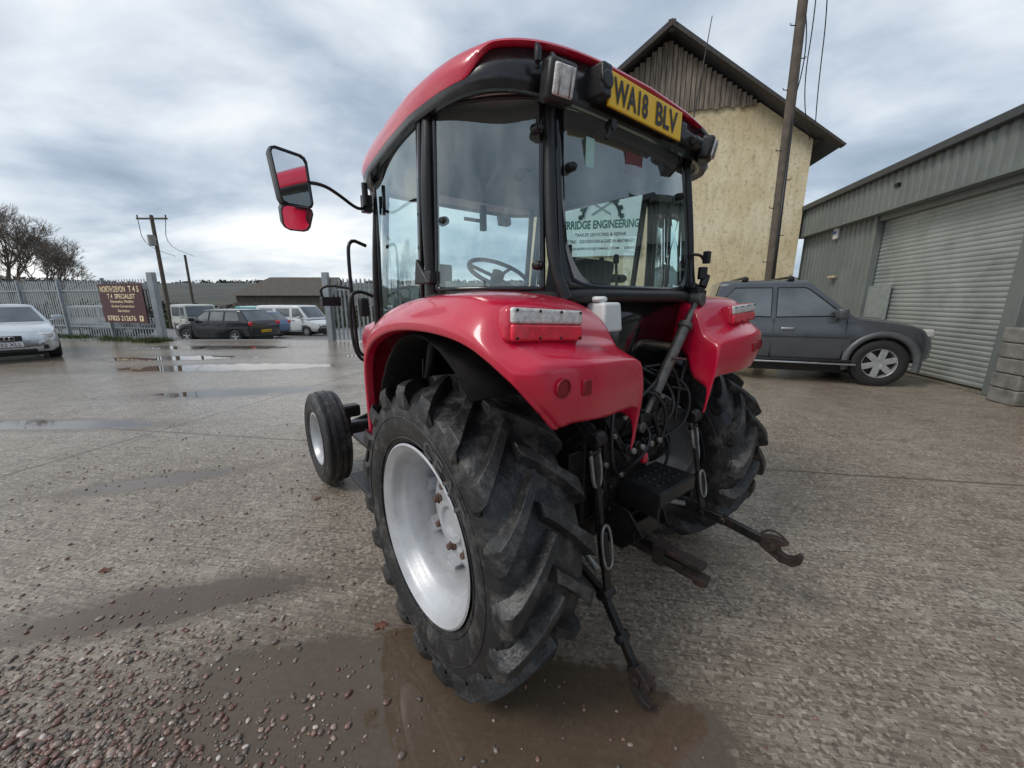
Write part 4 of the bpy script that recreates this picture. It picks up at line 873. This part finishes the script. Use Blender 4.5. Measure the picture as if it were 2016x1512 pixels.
# ---- poles
pw=mat("pole_timber",(.11,.088,.068),.8,0,.3,6,.5,40)
UP=empty("utility_pole",(6.45,9.9,0)); tag(UP,"tall dark timber utility pole with step irons and cables beside pickup","utility pole")
MB().cyl((0,0,-.2),(-.22,0,11),.115,.09,20).build("post",pw,UP)
b=MB()
for k in range(9):
    z=2.4+.62*k; sd=1 if k%2 else -1; x=-.02*z; b.tube([(x,0,z),(x+sd*.20,0,z),(x+sd*.22,0,z+.04)],.010,6)
b.build("step_iron",M_IRON,UP)
b=MB()
for p in([(-.1,-.05,9.8),(.35,.3,8.0),(.9,1.2,6.6),(2.6,3.0,6.0)],[(-.1,-.05,9.9),(.6,.3,8.2),(1.5,1.5,6.7),(2.7,3.0,5.95)],[(-.1,.0,9.6),(-.05,.18,8.2),(.25,.2,6.9),(-.05,.18,5.4)]):
    b.tube(smoothpath(p,3),.012,5)
b.tube([(-.02,-.12,0),(-.1,-.12,5.5)],.025,8)
b.build("cable",M_INK,UP)
for (x,y,zt,cr,lab) in[(-35.5,40.5,9.6,True,"slim timber pole with transformer and crossarm beside the hedge"),(-49.5,61,8.1,False,"plain timber pole standing in the far field")]:
    zb=gz(x,y); P=empty("telegraph_pole",(x,y,zb)); tag(P,lab,"utility pole")
    MB().cyl((0,0,-.5),(0,0,zt-zb),.2,.16,12).build("post",pw,P)
    if cr:
        b=MB(); h=zt-zb-.3; b.box((0,0,h),(3.0,.15,.15)) 
        for k in(-1.4,0,1.4): b.cyl((k,0,h),(k,0,h+.35),.06)
        b.build("crossarm",pw,P); b=MB(); b.cyl((0,-.45,h-2.6),(0,-.45,h-1.6),.30,.30,16); b.box((0,-.2,h-1.9),(.3,.4,.2)); b.build("transformer",M_STEEL,P)
        b=MB()
        for k in(-1.4,1.4): b.tube(smoothpath([(k,0,h+.3),(k-9,10,h-1.2),(k-14,20.5,7.9-zb)],2),.03,4)
        b.build("overhead_wire",M_INK,P)
# ---- fence
galv=mat("galvanised_steel",(.33,.36,.38),.5,.5,.15,3,0,60,0,(.18,.19,.2),.4,4)
def fence(x0,y0,x1,y1,label,name="palisade_fence"):
    L_=math.hypot(x1-x0,y1-y0); a=math.atan2(y1-y0,x1-x0); F_=empty(name,(x0,y0,0),a); tag(F_,label,"fence")
    b=MB(); n=int(L_/.155)
    for i in range(n):
        x=i*.155+.08; z0,z1=.05,2.25+R.uniform(-.012,.012); w2=.034
        b.prism([(x-w2,-.04,z0),(x+w2,-.04,z0),(x+w2,-.04,z1-.08),(x+w2*.5,-.04,z1),(x,-.04,z1-.05),(x-w2*.5,-.04,z1),(x-w2,-.04,z1-.08)],(0,.006,0)); b.box((x,-.045,1.1),(.02,.012,2.1))
    b.build("pales",galv,F_,smooth=False)["kind"]="stuff"
    b=MB() 
    for z in(.45,1.85): b.box((L_/2,.0,z),(L_,.045,.05))
    x=0
    while x<=L_: b.box((x,.04,1.15),(.06,.10,2.3)); x+=2.75
    b.build("rails",galv,F_); return F_
fence(-12.9,14.3,-34,20.8,"grey galvanised steel palisade fence along the yard edge")
fence(-6.6,14.3,-3.9,14.3,"open palisade gate leaf of galvanised steel","palisade_gate")
for x in(-12.85,-6.65):
    o=MB().box((x,14.2,1.22),(.20,.20,2.46)).build("gate_post",galv,None,bevel=.012); tag(o,"square galvanised steel gate post on concrete","gate post","gate posts")
a=math.atan2(20.8-14.3,-34+12.9); FS=empty("garage_sign",(-14.4,14.69,0),a+math.pi); tag(FS,"maroon vehicle specialist board with gold lettering on palisade fence","sign")
MB().box((0,-.12,1.36),(2.4,.03,1.42)).build("sign_board",mat("maroon_board",(.07,.016,.02),.5,0,.15,3),FS)
M_GLD=mat("gold_lettering",(.88,.72,.46),.5)
textmesh([("NORTH",-.76,.52,.68,.22),("DEVON",-.02,.52,.66,.22),("T 4 S",.76,.52,.56,.22),("T 4",-.62,.26,.28,.17),("SPECIALIST",.22,.26,1.12,.17),("Diagnostics, Welding",0,.06,1.3,.13),("Engine Conversions",0,-.11,1.25,.12),("Servicing",0,-.28,.65,.13),("07825 212676",-.2,-.54,1.6,.19)],"sign_lettering",M_GLD,FS,(0,-.135,1.36),(1,0,0),(0,0,1),.006,.02)
MB().box((.90,-.14,.82),(.20,.01,.20)).build("social_badge",M_GLD,FS); textmesh([("f",0,0,.08,.15)],"badge_letter",mat("maroon_board",(0,0,0)),FS,(.90,-.147,.82),(1,0,0),(0,0,1),.003,.02)
FB=empty("stone_barn",(-29,50,-2)); tag(FB,"low stone barn with brown tiled hipped roof beyond the vehicle yard","building")
MB().box((0,3,2),(12,6,4.4)).build("wall",mat("brown_stone",(.13,.11,.09),.9,0,.3,2,.3,10),FB)
b=MB(); b.add([(-6.5,-.5,4),(6.5,-.5,4),(6.5,6.5,4),(-6.5,6.5,4),(-3.2,3,6.4),(6.0,3,6.4)],[(0,1,5,4),(1,2,5),(2,3,4,5),(3,0,4),(0,3,2,1)]); b.build("roof",mat("brown_tile",(.10,.082,.068),.8,0,.25,3,.3,10),FB)
def leaves(b,c,r,n,sz):
    for _ in range(n):
        while True:
            p=V((R.uniform(-1,1),R.uniform(-1,1),R.uniform(-1,1)))
            if p.length<1: break
        p=V((p.x*r[0],p.y*r[1],p.z*r[2]))+V(c); a=V((R.gauss(0,1),R.gauss(0,1),R.gauss(0,1))).normalized(); u=a.orthogonal().normalized(); v=a.cross(u); s1=sz*R.uniform(.5,1.4)
        b.add([p+u*s1,p+v*s1*.7,p-u*s1,p-v*s1*.7],[(0,1,2,3)])
hg=mat("hedge_leaf",(.045,.065,.022),.8,0,.5,.8); br=mat("winter_brush",(.06,.048,.032),.9,0,.45,.5)
b=MB()
for k in range(46):
    x=-52+k*.85+R.uniform(-.3,.3); leaves(b,(x,41+R.uniform(-1,1),-.9),(1.2,1.0,1.3+R.random()*.5),120,.16)
b.build("hedge",hg)["kind"]="stuff"
b=MB()
for k in range(90):
    x=-150+k*1.9+R.uniform(-1,1); leaves(b,(x,75+R.uniform(-4,4),-1.4),(2.6,2,R.uniform(1.6,3.4)),90,.4)
for k in range(60):
    x=-45+k*1.6+R.uniform(-1,1); leaves(b,(x,-24+R.uniform(-3,3),1.8),(2.4,2,R.uniform(1.8,4.2)),70,.5)
b.build("woodland_edge",br)["kind"]="stuff"
b=MB()
for k in range(420):
    x=-1000+k*4.2+R.uniform(-3,3); y=R.choice([560,620,660])+R.uniform(-15,15); leaves(b,(x,y,gz(x,y)),(8,8,R.uniform(2.5,5)),36,1.6)
b.build("distant_wood",mat("distant_wood",(.075,.075,.072),.9,0,.3,.02))["kind"]="stuff"
bark=mat("bark",(.19,.155,.125),.9,0,.3,4)
def tree(x,y,h,seed,label,lean=0):
    rr_=random.Random(seed); z0=gz(x,y); tr=empty("bare_tree",(x,y,z0)); tag(tr,label,"tree")
    tb=MB(); cb=MB()
    def grow(p,d,l,r_,dep):
        q=p+d*l; mid=(p+q)/2+V((rr_.uniform(-1,1),rr_.uniform(-1,1),rr_.uniform(-1,1)))*l*.06
        (tb if dep<2 else cb).tube([p,mid,q],[r_,r_*.85,r_*.7],6 if dep<2 else 3)
        if dep>=6: return
        n=4 if dep<5 else 5
        for k in range(n):
            nd_=(d+V((rr_.uniform(-1,1),rr_.uniform(-1,1),rr_.uniform(-.3,.75)))*.8).normalized(); grow(q if k else mid.lerp(q,.6),nd_,l*rr_.uniform(.62,.82),max(.008,r_*.55),dep+1)
    grow(V((0,0,0)),V((lean,0,1)).normalized(),h*.22,h*.016,0)
    tb.build("trunk",bark,tr); cb.build("crown",bark,tr)
tree(-39.5,31,13.6,3,"leafless broad tree with dense twigs behind the fence",.03)
tree(-35.6,30.5,10.0,5,"leafless rounded tree behind the steel fence")
# ================================================================== split merged repeated parts
def split_parts(names):
    for ob in [o for o in COL.objects if o.type=='MESH' and o.name.split('.')[0] in names]:
        base=names[ob.name.split('.')[0]]; me=ob.data; nv=len(me.vertices); par=list(range(nv))
        def find(i):
            while par[i]!=i: par[i]=par[par[i]]; i=par[i]
            return i
        for e in me.edges:
            a,c=find(e.vertices[0]),find(e.vertices[1])
            if a!=c: par[a]=c
        comp={}
        for i in range(nv): comp.setdefault(find(i),[]).append(i)
        cs=[]
        for vs in comp.values():
            P=[me.vertices[i].co for i in vs]; cs.append([set(vs),[min(p[k] for p in P)-.004 for k in range(3)],[max(p[k] for p in P)+.004 for k in range(3)]])
        ch=True
        while ch:
            ch=False
            for i in range(len(cs)):
                for j in range(i+1,len(cs)):
                    if all(cs[i][1][k]<=cs[j][2][k] and cs[j][1][k]<=cs[i][2][k] for k in range(3)):
                        cs[i]=[cs[i][0]|cs[j][0],[min(cs[i][1][k],cs[j][1][k]) for k in range(3)],[max(cs[i][2][k],cs[j][2][k]) for k in range(3)]]; cs.pop(j); ch=True; break
                if ch: break
        if len(cs)<2: ob.name=base; continue
        for st_ in cs:
            idx=sorted(st_[0]); mp_={v:k for k,v in enumerate(idx)}
            nm=bpy.data.meshes.new(base); fcs=[p for p in me.polygons if p.vertices[0] in mp_]
            nm.from_pydata([me.vertices[i].co for i in idx],[],[tuple(mp_[v] for v in p.vertices) for p in fcs]); nm.materials.append(me.materials[0])
            for p,q in zip(nm.polygons,fcs): p.use_smooth=False if len(q.vertices)>4 else q.use_smooth
            no=bpy.data.objects.new(base,nm); COL.objects.link(no); no.parent=ob.parent
            for md in ob.modifiers:
                if md.type=='BEVEL': m2=no.modifiers.new("b",'BEVEL'); m2.width=md.width; m2.segments=md.segments; m2.limit_method='ANGLE'; m2.angle_limit=md.angle_limit
                if md.type=='SOLIDIFY': m2=no.modifiers.new("s",'SOLIDIFY'); m2.thickness=md.thickness; m2.offset=0
        bpy.data.objects.remove(ob)
split_parts({k:v for k,v in [("wheel_bolts","wheel_bolt"),("lens_screws","lens_screw"),("glass_knobs","glass_knob"),("fittings","fitting")]+[(n_,n_) for n_ in "door_handle wing_mirror roof_bar wheel_arch_trim step_iron hydraulic_hose check_chain lens_ribs door_jamb door_seam bumper_trim cable cab_sill overhead_wire shackle dashboard".split()]})
# ================================================================== WORLD, SUN, CAMERA
W=bpy.data.worlds.new("World"); SC.world=W; W.use_nodes=True; nt=W.node_tree; N=nt.nodes; L=nt.links; N.clear()
outw=nd("ShaderNodeOutputWorld"); sky=nd("ShaderNodeTexSky",sky_type='NISHITA'); sky.sun_disc=False
bg1=nd("ShaderNodeBackground"); bg1.inputs[1].default_value=.12; lk(sky.outputs[0],bg1.inputs[0])
tc=nd("ShaderNodeTexCoord"); sp=nd("ShaderNodeSeparateXYZ"); lk(tc.outputs["Generated"],sp.inputs[0])
den=math_('ADD',math_('MAXIMUM',sp.outputs[2],0),.28)
cv=nd("ShaderNodeCombineXYZ"); lk(math_('DIVIDE',sp.outputs[0],den),cv.inputs[0]); lk(math_('DIVIDE',sp.outputs[1],den),cv.inputs[1])
mpc=nd("ShaderNodeMapping"); lk(cv.outputs[0],mpc.inputs[0]); mpc.inputs["Rotation"].default_value=(0,0,-.5); mpc.inputs["Scale"].default_value=(.95,1.35,1); mpc.inputs["Location"].default_value=(5.3,2.2,0)
n1=noise_(1.25,8,.54,mpc.outputs[0],.25); n2=noise_(.5,4,.5,mpc.outputs[0])
f=math_('ADD',math_('MULTIPLY',n1,.95),math_('MULTIPLY',n2,.50)); f=math_('SUBTRACT',f,.175)
lft=math_('MULTIPLY',math_('ADD',math_('MULTIPLY',sp.outputs[0],-.75),math_('MULTIPLY',sp.outputs[1],.3)),.14)
hor=math_('MULTIPLY',math_('SUBTRACT',1,math_('MINIMUM',math_('MULTIPLY',math_('ABSOLUTE',sp.outputs[2]),3.2),1)),.05)
f=math_('ADD',math_('ADD',f,lft),hor)
r=nd("ShaderNodeValToRGB"); e=r.color_ramp.elements; e[0].position=.38; e[0].color=(.26,.33,.42,1); e[1].position=.80; e[1].color=(1.0,1.0,.99,1)
x=e.new(.51); x.color=(.42,.50,.60,1); x=e.new(.65); x.color=(.70,.76,.82,1)
lk(f,r.inputs[0]); bg2=nd("ShaderNodeBackground"); bg2.inputs[1].default_value=1.15; lk(r.outputs[0],bg2.inputs[0])
ms=nd("ShaderNodeMixShader"); ms.inputs[0].default_value=.90; lk(bg1.outputs[0],ms.inputs[1]); lk(bg2.outputs[0],ms.inputs[2]); lk(ms.outputs[0],outw.inputs[0])
sl_=bpy.data.lights.new("sun",'SUN'); sl_.energy=1.5; sl_.angle=math.radians(18); sl_.color=(1,.95,.88); so=bpy.data.objects.new("sun",sl_); COL.objects.link(so)
sdir=V((-.55,-.30,.64)).normalized(); so.rotation_euler=sdir.to_track_quat('Z','Y').to_euler()
sky.sun_rotation=math.atan2(sdir.x,sdir.y); sky.sun_elevation=math.asin(sdir.z)
cd=bpy.data.cameras.new("camera"); cd.sensor_width=36; cd.lens=36*757/2016; cd.clip_end=5000; cd.clip_start=.02
co=bpy.data.objects.new("camera",cd); COL.objects.link(co); co.location=(0,0,1.5); co.rotation_euler=(math.pi/2-.216,0,0); SC.camera=co
SC.view_settings.view_transform='Standard'; SC.view_settings.look='None'; SC.view_settings.exposure=0
